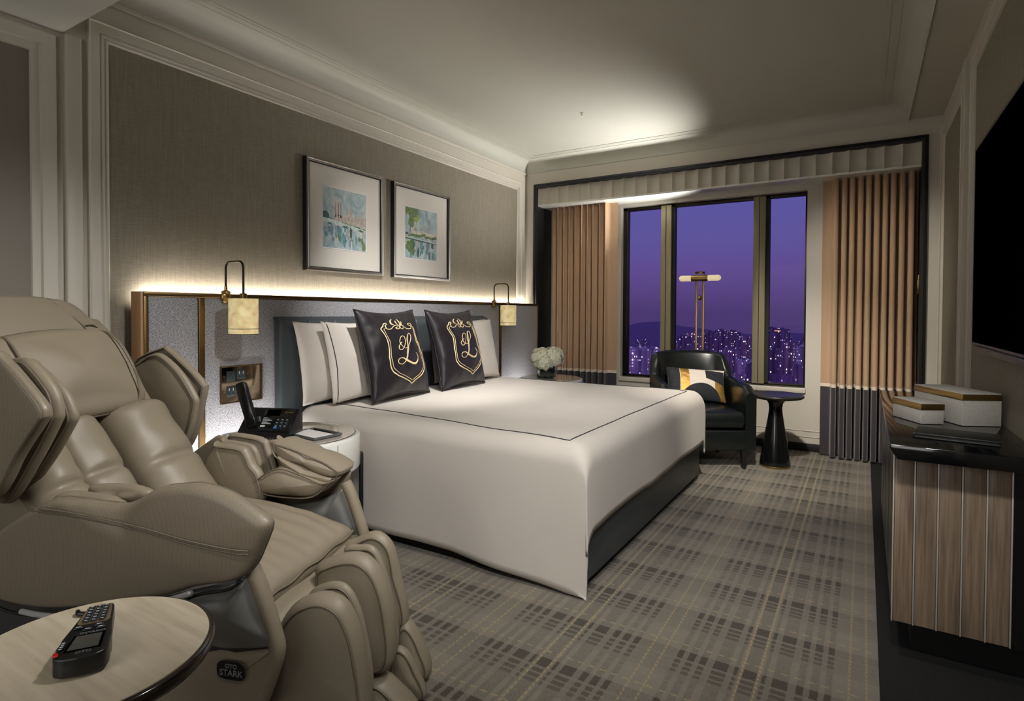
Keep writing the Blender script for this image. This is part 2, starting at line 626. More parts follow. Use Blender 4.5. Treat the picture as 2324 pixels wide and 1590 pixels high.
# ---- plaid carpet
def carpet_material():
    mt, nt, N, L, b = nmat('plaid_carpet')
    tc = N.new('ShaderNodeTexCoord')
    sep = N.new('ShaderNodeSeparateXYZ')
    L.new(tc.outputs['Object'], sep.inputs[0])
    def mth(op, a, b_=None, c_=None):
        n = N.new('ShaderNodeMath')
        n.operation = op
        for i, v in enumerate((a, b_, c_)):
            if v is None: continue
            if isinstance(v, (int, float)): n.inputs[i].default_value = v
            else: L.new(v, n.inputs[i])
        return n.outputs[0]
    # slight wobble of the tufts so that edges are not ruled
    nz = N.new('ShaderNodeTexNoise')
    nz.inputs['Scale'].default_value = 130
    nz.inputs['Detail'].default_value = 2
    L.new(tc.outputs['Object'], nz.inputs['Vector'])
    wob = mth('MULTIPLY', mth('SUBTRACT', nz.outputs[0], 0.5), 0.007)
    X = mth('ADD', sep.outputs[0], wob)
    Y = mth('ADD', sep.outputs[1], wob)
    PX, PY = 0.587, 0.2865
    fx = mth('FRACT', mth('DIVIDE', mth('ADD', X, 0.297 + PX * 20.5), PX))   # block column at .5
    fy = mth('FRACT', mth('DIVIDE', mth('ADD', Y, -1.948 + PY * 20.5), PY))  # block row at .5
    def ramp(src, bands):
        rp = N.new('ShaderNodeValToRGB')
        rp.color_ramp.interpolation = 'CONSTANT'
        el = rp.color_ramp.elements
        el[0].position = 0
        el[0].color = (0, 0, 0, 1)
        first = True
        for c, h, v in sorted(bands):
            if first:
                e1 = el[1]
                e1.position = c - h
                first = False
            else:
                e1 = el.new(c - h)
            e1.color = (v, v, v, 1)
            e2 = el.new(c + h)
            e2.color = (0, 0, 0, 1)
        L.new(src, rp.inputs[0])
        return rp.outputs[0]
    def bx(off, hw, v): return (0.5 + off / PX, hw / PX, v)
    def by(off, hw, v): return (0.5 + off / PY, hw / PY, v)
    xd = ramp(fx, [bx(0, .019, 1), bx(.087, .021, 1), bx(-.087, .021, 1), bx(.142, .011, 1), bx(-.142, .011, 1), bx(.180, .011, 1), bx(-.180, .011, 1), bx(.217, .010, 1), bx(-.217, .010, 1), bx(.042, .006, 1), bx(-.042, .006, 1)])
    yd = ramp(fy, [by(0, .024, 1), by(-.047, .009, .85), by(-.075, .009, .8), by(-.102, .008, .7)])
    yellow_x = ramp(fx, [bx(.0255, .0034, 1), bx(-.0255, .0034, 1)])
    fx2 = mth('FRACT', mth('ADD', fx, 0.5))
    yellow_x2 = ramp(fx2, [bx(.023, .0034, .85), bx(-.023, .0034, .85)])
    yellow_y = ramp(fy, [by(.062, .0035, .9), by(.118, .002, .35)])
    # rope-like dashes
    dash_y = mth('GREATER_THAN', mth('FRACT', mth('ADD', mth('MULTIPLY', Y, 42), mth('MULTIPLY', X, 40))), 0.30)
    dash_x = mth('GREATER_THAN', mth('FRACT', mth('MULTIPLY', X, 26)), 0.45)
    yel = mth('MAXIMUM', mth('MULTIPLY', mth('MAXIMUM', yellow_x, yellow_x2), dash_y), mth('MULTIPLY', yellow_y, dash_x))
    both = mth('MULTIPLY', xd, yd)
    one = mth('MAXIMUM', xd, yd)
    # twill dither where only one direction is dark
    tw = mth('GREATER_THAN', mth('FRACT', mth('ADD', mth('MULTIPLY', X, 150), mth('MULTIPLY', Y, 230))), 0.58)
    nz3 = N.new('ShaderNodeTexNoise')
    nz3.inputs['Scale'].default_value = 420
    L.new(tc.outputs['Object'], nz3.inputs['Vector'])
    grain = mth('MULTIPLY', mth('SUBTRACT', nz3.outputs[0], 0.5), 0.5)
    half = mth('MULTIPLY', one, mth('MULTIPLY', tw, 0.75))
    yh = ramp(fy, [by(.035, .060, .55), by(-.075, .06, .40)])
    tone = mth('MAXIMUM', both, half)
    tone = mth('MAXIMUM', tone, mth('MULTIPLY', yh, tw))
    tone = mth('ADD', tone, grain)
    tone = mth('MINIMUM', mth('MAXIMUM', tone, 0), 1)
    mx = N.new('ShaderNodeMix')
    mx.data_type = 'RGBA'
    mx.inputs['A'].default_value = rgb(120, 113, 102)
    mx.inputs['B'].default_value = rgb(66, 61, 52)
    L.new(tone, mx.inputs['Factor'])
    my = N.new('ShaderNodeMix')
    my.data_type = 'RGBA'
    my.inputs['B'].default_value = rgb(158, 140, 98)
    L.new(mx.outputs['Result'], my.inputs['A'])
    L.new(mth('MULTIPLY', yel, 0.7), my.inputs['Factor'])
    L.new(my.outputs['Result'], b.inputs['Base Color'])
    b.inputs['Roughness'].default_value = 0.95
    b.inputs['Specular IOR Level'].default_value = 0.1
    b.inputs['Sheen Weight'].default_value = 0.2
    bp = N.new('ShaderNodeBump')
    bp.inputs['Strength'].default_value = 0.5
    bp.inputs['Distance'].default_value = 0.003
    L.new(nz3.outputs[0], bp.inputs['Height'])
    L.new(bp.outputs[0], b.inputs['Normal'])
    return mt
carpet = carpet_material()
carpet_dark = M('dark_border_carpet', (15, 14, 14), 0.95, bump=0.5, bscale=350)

# ================================================================ room shell
XL, XR = -2.95, 0.46
YF, YB = 5.11, 5.42
YN = -1.5
ZL, ZC = 2.565, 2.68
S0 = 0.254        # inner edge of the flat soffit on the right
YS = 1.11         # far edge of the lowered entry ceiling
ZS = 2.335

structure(mk('floor', [(XL - .1, YN, 0), (0.055, YN, 0), (0.055, YB + .3, 0), (XL - .1, YB + .3, 0)], [(0, 1, 2, 3)], carpet), 'grey tartan plaid carpet with yellow dashed stripes')
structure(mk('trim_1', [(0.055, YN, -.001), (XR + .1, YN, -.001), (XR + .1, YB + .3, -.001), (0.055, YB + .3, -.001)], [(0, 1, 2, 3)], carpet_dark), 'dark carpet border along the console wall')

# left wall: wallcovering in a moulded frame
wl_fn = lambda a, b, h: (XL + h, a, b)
structure(box('wall_left', XL - .12, XL, YN, YB + .3, 0, 2.9, paint), 'warm grey painted wall behind the bed')
structure(box('trim_2', XL, XL + .004, 1.27, 4.91, 0.0, 2.372, wallpaper), 'taupe fibre wallcovering panel behind the headboard')
PROF = [(0, 0), (0, .016), (.004, .020), (.010, .016), (.046, .016), (.049, .010), (.055, .010), (.058, .016), (.064, .016), (.067, .009), (.074, .009), (.078, .014), (.083, .012), (.085, 0)]
structure(sweep_rect('trim_3', (1.205, 4.990, -.3, 2.445), PROF, wl_fn, paint), 'stepped picture-frame moulding around the wallcovering')
structure(box('trim_4', XL, XL + .012, 1.205, YF, 2.535, ZL, paint, bev=.004), 'narrow cornice moulding above the headboard wall')
structure(box('trim_5', XL, XL + .03, 1.115, 1.178, 0, ZS, paint, bev=.008), 'vertical painted pilaster strip beside the wallcovering')
structure(sweep_rect('trim_6', (-.6, 1.085, 0.0, 2.31), [(0, 0), (0, .02), (.05, .02), (.055, .008), (.085, .012), (.09, 0)], wl_fn, paint), 'moulded entry wall panel at the left edge')
structure(box('trim_7', XL, XL + .004, YN, 1.0, 0.05, 2.22, M('shaded_entry_paint', (122, 116, 105), .5)), 'entry wall panel, its paint darkened for shade')  # same paint as the trim, darkened to stand for shade

# ceiling with cove on three sides
structure(box('ceiling', XL - .1, XR + .6, YN, YB + .3, ZC, ZC + .1, ceil_paint), 'smooth off white ceiling')
def cove():
    # path: left wall -> far wall -> right soffit, mitred; profile quarter circle
    prof = []
    rr = 0.104
    prof.append((0.0, ZL - .012))
    prof.append((0.006, ZL - .006))
    prof.append((0.006, ZL + .004))
    for k in range(11):
        a = pi / 2 * k / 10
        prof.append((0.006 + rr * (1 - cos(a)), ZL + .006 + (ZC - ZL - .010) * sin(a)))
    prof += [(.112, ZC - .006), (.112, ZC - .0035), (.155, ZC - .0035), (.155, ZC - .0008), (.158, ZC - .0008), (.158, ZC - .0035), (.182, ZC - .0035), (.182, ZC + .001)]
    n = len(prof)
    vs_, fs = [], []
    for (x, y, sx, sy) in ((XL, YN, 1, 0), (XL, YF, 1, -1), (S0, YF, -1, -1), (S0, YN, -1, 0)):
        for ins, z in prof:
            vs_.append((x + sx * ins, y + sy * ins, z))
    for i in range(3):
        for j in range(n - 1):
            a, b_ = i * n + j, (i + 1) * n + j
            fs.append((a, a + 1, b_ + 1, b_))
    return mk('trim_8', vs_, fs, ceil_paint, None, angle=30)
structure(cove(), 'curved ceiling cove with two fine grooves')
structure(box('trim_9', S0, XR + .05, YN, YF, ZL, ZC - .002, paint), 'flat lowered soffit above the television wall')
structure(box('trim_10', XL - .05, XR + .1, YN, YS, ZS, ZC - .004, ceil_paint), 'lowered entry ceiling at the top left corner')
o = lathe('ceiling_sprinkler', [(0.0, 0), (.012, 0), (.012, -.004), (.005, -.006), (.004, -.02), (.010, -.022), (.010, -.024), (0.0, -.024)], (-1.86, 4.06, ZC), white_lacquer, None, 14)
tag(o, 'tiny white sprinkler head on the flat ceiling', 'sprinkler')

# far wall: frame plane, alcove, window wall
structure(box('wall_far', XL, -2.857, YF, YB, 0, ZL + .12, paint), 'narrow painted wall left of the curtain alcove')
structure(box('trim_11', -2.857, .375, YF, YB + .1, 2.437, ZL + .12, paint), 'painted wall band above the black window surround')
structure(box('trim_12', .375, XR + .05, YF, YB + .1, 0, ZL + .12, paint), 'narrow painted wall right of the curtain alcove')
def surround():
    fn = lambda a, b, h: (a, YF - h, b)
    return sweep_rect('trim_13', (-2.857, .375, -.3, 2.437), [(0, 0), (0, .022), (.014, .026), (.018, .016), (.034, .016), (.038, .0), (.038, -.30)], fn, black_wood)
structure(surround(), 'black wooden surround framing the window alcove')
ZP = 2.222
# window wall with opening
WX0, WX1, WZ0, WZ1 = -2.05, -.418, .527, 2.186
structure(box('wall_window', XL, WX0, YB, YB + .14, 0, 2.6, paint), 'painted window wall behind the left curtain')
structure(box('trim_14', WX1, XR + .1, YB, YB + .14, 0, 2.6, paint), 'pale pilaster right of the window')
structure(box('trim_15', WX0, WX1, YB, YB + .14, 0, WZ0, paint), 'pale panelled sill wall under the window')
structure(box('trim_16', WX0, WX1, YB, YB + .14, WZ1, 2.6, paint), 'painted lintel above the window')
structure(box('trim_17', WX0 - .005, WX1 + .006, YB - .022, YB + .05, WZ0 - .045, WZ0, paint, bev=.006), 'projecting pale window sill ledge')
structure(box('trim_18', XL, XR, YB - .006, YB, .165, .172, paint, bev=.002), 'fine horizontal joint bead on the sill wall')
structure(box('trim_19', XL, XR, YB - .006, YB, .115, .12, paint, bev=.002), 'lower joint bead on the sill wall')
structure(box('trim_20', -.432, -.428, YB - .004, YB, .17, .49, paint), 'vertical panel joint under the window corner')
structure(box('baseboard_far', XL, XR, YB - .015, YB, 0, .065, black_matte, bev=.003), 'black baseboard under the window')

win = thing('window_1', 'three-light window in dark bronze frame above the city', None, (-1.25, YB + .08, WZ0), kind='structure')
yw0, yw1 = YB + .06, YB + .12
box('window_frame', WX0, WX1, yw0, yw1, WZ0, WZ0 + .022, bronze, win, bev=.003)
box('window_frame', WX0, WX1, yw0, yw1, WZ1 - .03, WZ1, bronze, win, bev=.003)
box('window_frame', WX0, WX0 + .05, yw0, yw1, WZ0, WZ1, bronze, win, bev=.003)
box('window_frame', WX1 - .02, WX1, yw0 + .03, yw1, WZ0, WZ1, bronze, win, bev=.003)
mull = M('olive_bronze_mullion', (156, 147, 118), 0.4, 0.25)
for x0, x1 in ((-1.665, -1.566), (-.842, -.742)):
    mu = box('mullion', x0, x1, YB + .03, yw1, WZ0 + .01, WZ1 - .01, mull, win, bev=.004)
    box('mullion_groove', (x0 + x1) / 2 - .003, (x0 + x1) / 2 + .003, YB + .0285, YB + .035, WZ0 + .02, WZ1 - .02, bronze, mu)
    box('mullion_gasket', x1, x1 + .03, yw0, yw1, WZ0 + .01, WZ1 - .01, black_matte, mu)
for x0, x1 in ((WX0 + .05, -1.665), (-1.536, -.842), (-.712, WX1 - .02)):
    box('pane', x0, x1, yw0 + .03, yw0 + .036, WZ0 + .02, WZ1 - .03, glass_mat, win)

# fluted pelmet
pel = thing('pelmet', 'pale fluted pelmet with flat underside above the curtains', 'pelmet', (-1.24, 5.2, ZP))
def pelmet_front():
    n = 28
    x0, x1 = -2.818, .336
    per = 10
    pts = []
    for i in range(n * per + 1):
        t = i / per
        k = t - math.floor(t)
        y = YF + .03 - .026 * (abs(2 * k - 1) ** 2.2) 
        pts.append((x0 + (x1 - x0) * i / (n * per), y))
    vs_, fs = [], []
    for x, y in pts:
        vs_ += [(x, y, 2.222), (x, y, 2.405)]
    for i in range(len(pts) - 1):
        fs.append((2 * i, 2 * i + 2, 2 * i + 3, 2 * i + 1))
    return mk('fluted_front', vs_, fs, paint, pel, angle=35)
pelmet_front()
box('underside', -2.818, .336, YF + .006, YB + .001, ZP - .004, ZP + .012, white_lacquer, pel)
o = lathe('sprinkler_cover', [(0.0, -.004), (.04, -.004), (.044, 0)], (-1.27, 5.28, ZP - .005), white_lacquer, None, 24)
tag(o, 'round white sprinkler cover under the pelmet', 'sprinkler')

# right wall
wr_fn = lambda a, b, h: (XR - h, a, b)
structure(box('wall_right', XR, XR + .14, YN, YF + .3, 0, 2.9, paint), 'painted wall carrying the television')
structure(box('wall_back', XL - .1, XR + .1, YN - .1, YN, 0, 2.9, paint), 'painted wall at the room entrance')
structure(box('trim_21', XR - .004, XR, 0.6, 3.655, 0.05, 2.375, wallpaper2), 'taupe wallcovering panel behind the television')
structure(sweep_rect('trim_22', (0.55, 3.735, -.3, 2.455), PROF, wr_fn, paint), 'stepped moulding around the television panel')
structure(box('trim_23', XR - .034, XR, 3.80, 3.90, 0, 2.482, paint, bev=.003), 'shallow painted pilaster beside the television panel')
structure(sweep_rect('trim_24', (3.96, 5.06, -.3, 2.50), [(0, 0), (0, .018), (.02, .022), (.03, .014), (.075, .014), (.08, .022), (.10, .018), (.12, .0), (.15, -.02)], wr_fn, paint), 'moulded surround of the recessed panel near the window')
structure(box('trim_25', XR - .006, XR, 4.1, 4.92, .05, 2.36, wallpaper2), 'dim recessed wall panel near the window')

# ================================================================ headboard wall unit
HX0, HX1 = -2.89, -2.80
hb = thing('headboard_panel', 'long grey tweed headboard panel with brass edging behind the bed', 'headboard', (-2.85, 3.23, 0))
HY0, HY1, HZ = 1.364, 5.095, 1.238
box('core', HX0, HX1 - .02, HY0 + .012, HY1 - .012, 0.02, HZ - .02, black_matte, hb)
for y0, y1 in ((HY0 + .02, 1.617), (1.650, 4.372), (4.415, HY1 - .014)):
    box('fabric_panel', HX1 - .03, HX1 - .002, y0, y1, 0.03, HZ - .022, tweed, hb, bev=.004)
for y in (1.6335, 4.3935):
    box('brass_batten', HX1 - .03, HX1 + .003, y - .0155, y + .0155, 0.03, HZ - .022, brass_dark, hb, bev=.002)
tp = box('brass_top_rail', HX0, HX1 + .004, HY0, HY1, HZ - .022, HZ, brass_dark, hb, bev=.003)
tag(box('end_board', HX0, HX1 - .004, HY0 - .012, HY0 + .014, 0.02, HZ, wood_trim, hb, bev=.003), 'pale wooden end board')
box('brass_end_rail', HX1 - .02, HX1 + .004, HY0, HY0 + .02, 0.02, HZ - .02, brass_dark, hb, bev=.002)
box('brass_end_rail', HX0, HX1 + .004, HY1 - .016, HY1, 0.02, HZ - .02, brass_dark, hb, bev=.002)
box('standoff', XL + .001, HX0 + .005, 1.44, 1.56, 0.02, HZ - .075, black_matte, hb)
box('standoff', XL + .001, HX0 + .005, 2.6, 3.6, 0.02, HZ - .12, black_matte, hb)

# LED lines hidden behind the two bedside tables
area('led_bedside', (-2.68, 1.72, .34), (-2.80, 1.72, .62), .62, .02, 4.2, (1, .97, .94), 160)
area('led_bedside', (-2.68, 4.66, .34), (-2.80, 4.66, .62), .45, .02, 1.8, (1, .97, .94), 160)

# ---------------------------------------------------------------- wall lamps
shade_mat, nt, N, L, b = nmat('alabaster_shade_lit')
tc = N.new('ShaderNodeTexCoord')
nz = N.new('ShaderNodeTexNoise')
nz.inputs['Scale'].default_value = 26
nz.inputs['Detail'].default_value = 5
L.new(tc.outputs['Object'], nz.inputs['Vector'])
rp = N.new('ShaderNodeValToRGB')
rp.color_ramp.elements[0].position = .3
rp.color_ramp.elements[0].color = rgb(196, 170, 116)
rp.color_ramp.elements[1].position = .7
rp.color_ramp.elements[1].color = rgb(240, 222, 172)
L.new(nz.outputs[0], rp.inputs[0])
L.new(rp.outputs[0], b.inputs['Base Color'])
L.new(rp.outputs[0], b.inputs['Emission Color'])
b.inputs['Emission Strength'].default_value = 0.5
b.inputs['Roughness'].default_value = 0.5

def sconce(y, label):
    t = thing('wall_lamp', label, 'lamp', (-2.80, y, HZ), group='bedside wall lamps')
    sx = -2.642
    tag(lathe('lamp_shade', [(.066, 1.036), (.069, 1.034), (.069, 1.212), (.064, 1.212), (.064, 1.040), (.066, 1.036)], (sx, y, 0), shade_mat, t, 40), 'glowing mottled parchment shade')
    tube('shade_line', [(sx + .0705 * cos(a * pi / 20), y + .0705 * sin(a * pi / 20), 1.062) for a in range(40)], .0016, black_matte, t, 6, closed=True)
    tube('shade_rim', [(sx + .069 * cos(a * pi / 20), y + .069 * sin(a * pi / 20), 1.035) for a in range(40)], .0022, bronze, t, 6, closed=True)
    lathe('shade_cap', [(0, 1.205), (.064, 1.205), (.064, 1.209), (0, 1.209)], (sx, y, 0), brass_dark, t, 32)
    lathe('lamp_neck', [(.0, 1.21), (.017, 1.21), (.017, 1.237), (.006, 1.24), (0, 1.24)], (sx, y, 0), brass_dark, t, 18)
    pts = [(-2.79, y, 1.235), (-2.79, y, 1.36)]
    R = .035
    for k in range(7):
        a = pi / 2 * k / 6
        pts.append((-2.79 + R * (1 - cos(a)), y, 1.365 + R * sin(a)))
    for k in range(7):
        a = pi / 2 * k / 6
        pts.append((sx - R + R * sin(a), y, 1.365 + R * cos(a)))
    pts.append((sx, y, 1.235))
    tube('lamp_arm', pts, .0055, bronze, t, 10)
    lathe('arm_collar', [(0, 1.238), (.020, 1.238), (.023, 1.244), (.020, 1.252), (.009, 1.256), (.008, 1.275), (0, 1.275)], (-2.79, y, 0), brass, t, 20)
    bm = bmesh.new()
    bmesh.ops.create_uvsphere(bm, u_segments=18, v_segments=10, radius=1)
    bmesh.ops.transform(bm, matrix=Matrix.Translation((-2.788, y, 1.222)) @ Matrix.Diagonal((.013, .027, .032, 1)), verts=bm.verts)
    from_bm('wall_mount', bm, brass, t)
    l = bpy.data.lights.new('lamp_bulb', 'POINT')
    l.energy = 26
    l.color = (1, .84, .62)
    l.shadow_soft_size = .03
    lo = bpy.data.objects.new('lamp_bulb', l)
    COL.objects.link(lo)
    lo.location = (sx, y, 1.09)
    attach(lo, t)
    return t
sconce(1.755, 'bent-arm wall lamp with parchment shade above the white telephone table')
sconce(4.27, 'bent-arm wall lamp with parchment shade above the flower table')

# ---------------------------------------------------------------- power outlets in the headboard
def outlets():
    t = thing('power_outlet_plate', 'polished metal outlet plate with four black sockets in the tweed', 'outlet', (HX1, 1.85, .75))
    y0, y1, z0, z1 = 1.728, 1.968, .672, .866
    box('plate', HX1 - .0018, HX1 + .0035, y0, y1, z0, z1, M('mirror_bronze_plate', (176, 160, 140), .12, 1.0), t, bev=.0015)
    sweep_rect('plate_frame', (y0, y1, z0, z1), [(0, 0), (0, .007), (.005, .007), (.007, .0035)], lambda a, b_, h: (HX1 + h, a, b_), brass_dark, t)
    for i, (yy, zz, kind) in enumerate(((1.785, .812, 's'), (1.842, .818, 'u'), (1.785, .735, 'u'), (1.842, .741, 's'))):
        s = box('socket', HX1 + .003, HX1 + .007, yy - .024, yy + .024, zz - .026, zz + .026, M('slate_socket', (44, 54, 58), .35), t, bev=.0015)
        if kind == 's':
            box('slot', HX1 + .0068, HX1 + .0074, yy - .002, yy + .002, zz + .006, zz + .018, black_matte, s)
            box('slot', HX1 + .0068, HX1 + .0074, yy - .013, yy - .006, zz - .010, zz - .006, black_matte, s)
            box('slot', HX1 + .0068, HX1 + .0074, yy + .006, yy + .013, zz - .010, zz - .006, black_matte, s)
        else:
            for dy in (-.011, .011):
                box('usb_mark', HX1 + .0068, HX1 + .0074, yy + dy - .0015, yy + dy + .0015, zz + .002, zz + .016, print_white, s)
                box('usb_port', HX1 + .0068, HX1 + .0074, yy + dy - .007, yy + dy + .007, zz - .014, zz - .008, black_matte, s)
    for (yy, zz) in ((1.748, .812), (1.748, .735), (1.882, .818), (1.882, .741)):
        box('screw', HX1 + .003, HX1 + .0045, yy - .0025, yy + .0025, zz - .0025, zz + .0025, steel, t, bev=.0008)
    return t
outlets()
t = thing('low_outlet_plate', 'slim brushed outlet plate low on the tweed behind telephone', 'outlet', (HX1, 1.85, .5))
box('plate', HX1 - .0018, HX1 + .004, 1.735, 2.0, .44, .505, steel, t, bev=.002)
sweep_rect('plate_frame', (1.735, 2.0, .44, .505), [(0, 0), (0, .007), (.005, .007), (.007, .004)], lambda a, b_, h: (HX1 + h, a, b_), brass_dark, t)

# ================================================================ pictures
def picture(y0, y1, z0, z1, p, which, label):
    t = thing('framed_picture', label, 'picture', (XL, (y0 + y1) / 2, z0), group='framed watercolours over the bed')
    fn = lambda a, b_, h: (XL + .006 + h, a, b_)
    box('back_box', XL + .005, XL + .024, y0 + .004, y1 - .004, z0 + .004, z1 - .004, black_matte, t)
    sweep_rect('outer_frame', (y0, y1, z0, z1), [(0, 0), (0, .03), (.003, .036), (.008, .036), (.012, .030), (.015, .030), (.018, .034), (.021, .032), (.022, .018)], fn, M('pewter_frame', (172, 167, 160), .3, 1.0), t)
    sweep_rect('inner_fillet', (y0 + .022, y1 - .022, z0 + .022, z1 - .022), [(0, .03), (.004, .03), (.005, .018)], fn, black_matte, t)
    box('frame_side', XL + .006, XL + .0395, y0 - .0015, y0 + .001, z0 + .001, z1 - .001, black_lacquer, t)
    box('mat_board', XL + .020, XL + .026, y0 + .02, y1 - .02, z0 + .02, z1 - .02, M('mat_board', (222, 216, 206), .8), t)
    py0, py1, pz0, pz1 = p
    sweep_rect('mat_bevel', (py0 - .006, py1 + .006, pz0 - .006, pz1 + .006), [(0, 0), (0, .0215), (.003, .0225), (.006, .0205)], fn, paper, t)
    # watercolour ground
    mt, nt, N, L, b = nmat('watercolour_' + which)
    tc = N.new('ShaderNodeTexCoord')
    mp = N.new('ShaderNodeMapping')
    mp.inputs['Scale'].default_value = (1, 1, .8)
    L.new(tc.outputs['Object'], mp.inputs[0])
    nz = N.new('ShaderNodeTexNoise')
    nz.inputs['Scale'].default_value = 17
    nz.inputs['Detail'].default_value = 5
    nz.inputs['Distortion'].default_value = .8
    L.new(mp.outputs[0], nz.inputs['Vector'])
    rp = N.new('ShaderNodeValToRGB')
    el = rp.color_ramp.elements
    el[0].position, el[0].color = .3, rgb(128, 150, 158)
    el[1].position, el[1].color = .72, rgb(200, 206, 200)
    e_ = el.new(.45); e_.color = rgb(156, 175, 180)
    e_ = el.new(.55); e_.color = rgb(174, 190, 190)
    L.new(nz.outputs[0], rp.inputs[0])
    L.new(rp.outputs[0], b.inputs['Base Color'])
    b.inputs['Roughness'].default_value = .6
    pr = box('print', XL + .0255, XL + .0268, py0, py1, pz0, pz1, mt, t)
    W_, H_ = py1 - py0, pz1 - pz0
    P = lambda a, b_: (py0 + a * W_, pz0 + b_ * H_)
    def shape(name, pts, col, lift):
        pts = [P(*q) for q in pts]
        n = len(pts)
        vs_ = [(XL + .0268 + lift, a, b_) for a, b_ in pts]
        mk(name, vs_, [list(range(n))], col, pr, smooth=False)
    c = lambda nm, rgb_: M('wash_' + nm + which, rgb_, .7, var=.25, vscale=60)
    stone, stone2 = c('stone', (190, 178, 166)), c('dark_stone', (140, 134, 136))
    g1, g2, g3 = c('leaf', (96, 122, 66)), c('olive', (112, 130, 92)), c('deep', (70, 96, 92))
    teal, pale, lilac = c('teal', (104, 148, 158)), c('pale', (196, 208, 202)), c('shade', (112, 134, 150))
    rnd = random.Random(5 if which == 'a' else 9)
    def blob(x, y, rx, ry, col, lift, n=11):
        pts = [(min(.998, max(.002, x + rx * cos(2 * pi * k / n) * rnd.uniform(.6, 1.1))), min(.998, max(.002, y + ry * sin(2 * pi * k / n) * rnd.uniform(.6, 1.1)))) for k in range(n)]
        shape('brush_stroke', pts, col, lift)
    # reflections in the river
    for k in range(26):
        x = rnd.uniform(.04, .96)
        blob(x, rnd.uniform(.06, .36), rnd.uniform(.02, .06), rnd.uniform(.05, .13), rnd.choice((teal, g2, pale, lilac, g3, stone)), .0001 + .00001 * k)
    if which == 'a':
        shape('tower', [(.25, .5), (.25, .80), (.265, .88), (.28, .80), (.32, .79), (.33, .87), (.345, .80), (.385, .79), (.395, .86), (.41, .78), (.41, .5)], stone, .0005)
        for x in (.27, .33, .385):
            shape('tower_shade', [(x, .52), (x, .76), (x + .022, .76), (x + .022, .52)], stone2, .0006)
        shape('spire', [(.56, .5), (.56, .66), (.58, .70), (.605, .80), (.63, .70), (.645, .66), (.645, .5)], stone, .00055)
        shape('facade', [(.22, .45), (.22, .56), (.5, .58), (.52, .62), (.55, .58), (.72, .57), (.74, .64), (.77, .58), (.8, .65), (.84, .58), (.9, .66), (.94, .58), (.998, .6), (.998, .42)], stone, .0006)
        for k in range(9):
            x = .25 + .08 * k
            shape('window_wash', [(x, .48), (x, .55), (x + .012, .55), (x + .012, .48)], stone2, .0007)
        for k in range(14):
            blob(.1 + .065 * k, .47 - .008 * k + rnd.uniform(-.01, .015), .05, .03, rnd.choice((g1, g2, g3)), .0008 + .00001 * k)
        blob(.05, .52, .09, .1, g3, .0011)
        shape('bridge', [(.002, .49), (.25, .475), (.55, .43), (.998, .37), (.998, .33), (.93, .36), (.86, .375), (.75, .33), (.7, .34), (.62, .385), (.5, .41), (.38, .38), (.32, .385), (.22, .43), (.12, .42), (.002, .42)], pale, .0012)
        for (x, w) in ((.1, .07), (.42, .1), (.79, .09)):
            shape('arch_shadow', [(x, .40 - x * .06), (x + w * .3, .425 - x * .07), (x + w, .42 - x * .075), (x + w * 1.6, .385 - x * .08), (x + w * .8, .395 - x * .07)], g3, .0013)
    else:
        shape('far_hills', [(.002, .47), (.2, .52), (.4, .5), (.6, .54), (.8, .5), (.998, .52), (.998, .42), (.002, .44)], pale, .0005)
        for x, h in ((.26, .68), (.62, .66), (.66, .62)):
            shape('tower', [(x, .48), (x, h - .05), (x + .03, h), (x + .06, h - .05), (x + .06, .48)], stone, .0006)
            shape('tower_shade', [(x + .035, .48), (x + .035, h - .06), (x + .06, h - .06), (x + .06, .48)], stone2, .0007)
        shape('facade', [(.2, .44), (.2, .53), (.5, .56), (.75, .54), (.998, .55), (.998, .42)], c('cream', (206, 200, 184)), .0008)
        for k in range(13):
            blob(.05 + .075 * k, .47 + rnd.uniform(-.03, .02), .06, .035, rnd.choice((g1, g2, g3)), .0009 + .00001 * k)
        shape('trunk', [(.12, .45), (.15, .72), (.17, .72), (.17, .45)], stone2, .0011)
        for k in range(14):
            blob(rnd.uniform(.03, .36), rnd.uniform(.68, .97), .1, .09, rnd.choice((g1, g2, c('lime', (150, 170, 96)))), .0012 + .00001 * k)
        shape('bank', [(.002, .42), (.998, .36), (.998, .345), (.002, .40)], pale, .0015)
        shape('bank_shadow', [(.002, .40), (.998, .345), (.998, .33), (.5, .345), (.002, .375)], g3, .0014)
        for k in range(6):
            blob(rnd.uniform(.05, .25), rnd.uniform(.05, .32), .06, .09, rnd.choice((g1, g2)), .0016 + .00001 * k)
    box('glazing', XL + .031, XL + .0325, y0 + .024, y1 - .024, z0 + .024, z1 - .024, glass_mat, t)
    return t
picture(2.355, 3.020, 1.405, 2.102, (2.490, 2.862, 1.560, 1.945), 'a', 'framed river watercolour with tall stone tower and bridge')
picture(3.125, 3.790, 1.402, 2.099, (3.258, 3.628, 1.558, 1.938), 'b', 'framed river watercolour with large green tree, nearer the window')

# ================================================================ bed
bed = thing('bed', 'king size bed with charcoal leather base and headboard', 'bed', (-1.85, 3.1, 0))
BX0, BX1, BY0, BY1 = -2.70, -.958, 2.135, 4.08
box('bed_base', BX0, BX1, BY0, BY1, .035, .262, grey_leather, bed, bev=.018, seg=3)
box('plinth', BX0, BX1 - .03, BY0 + .012, BY1 - .03, 0, .04, black_matte, bed)
box('mattress', BX0, BX1 - .01, BY0 + .03, BY1 - .03, .262, .565, linen, bed, bev=.05, seg=4)
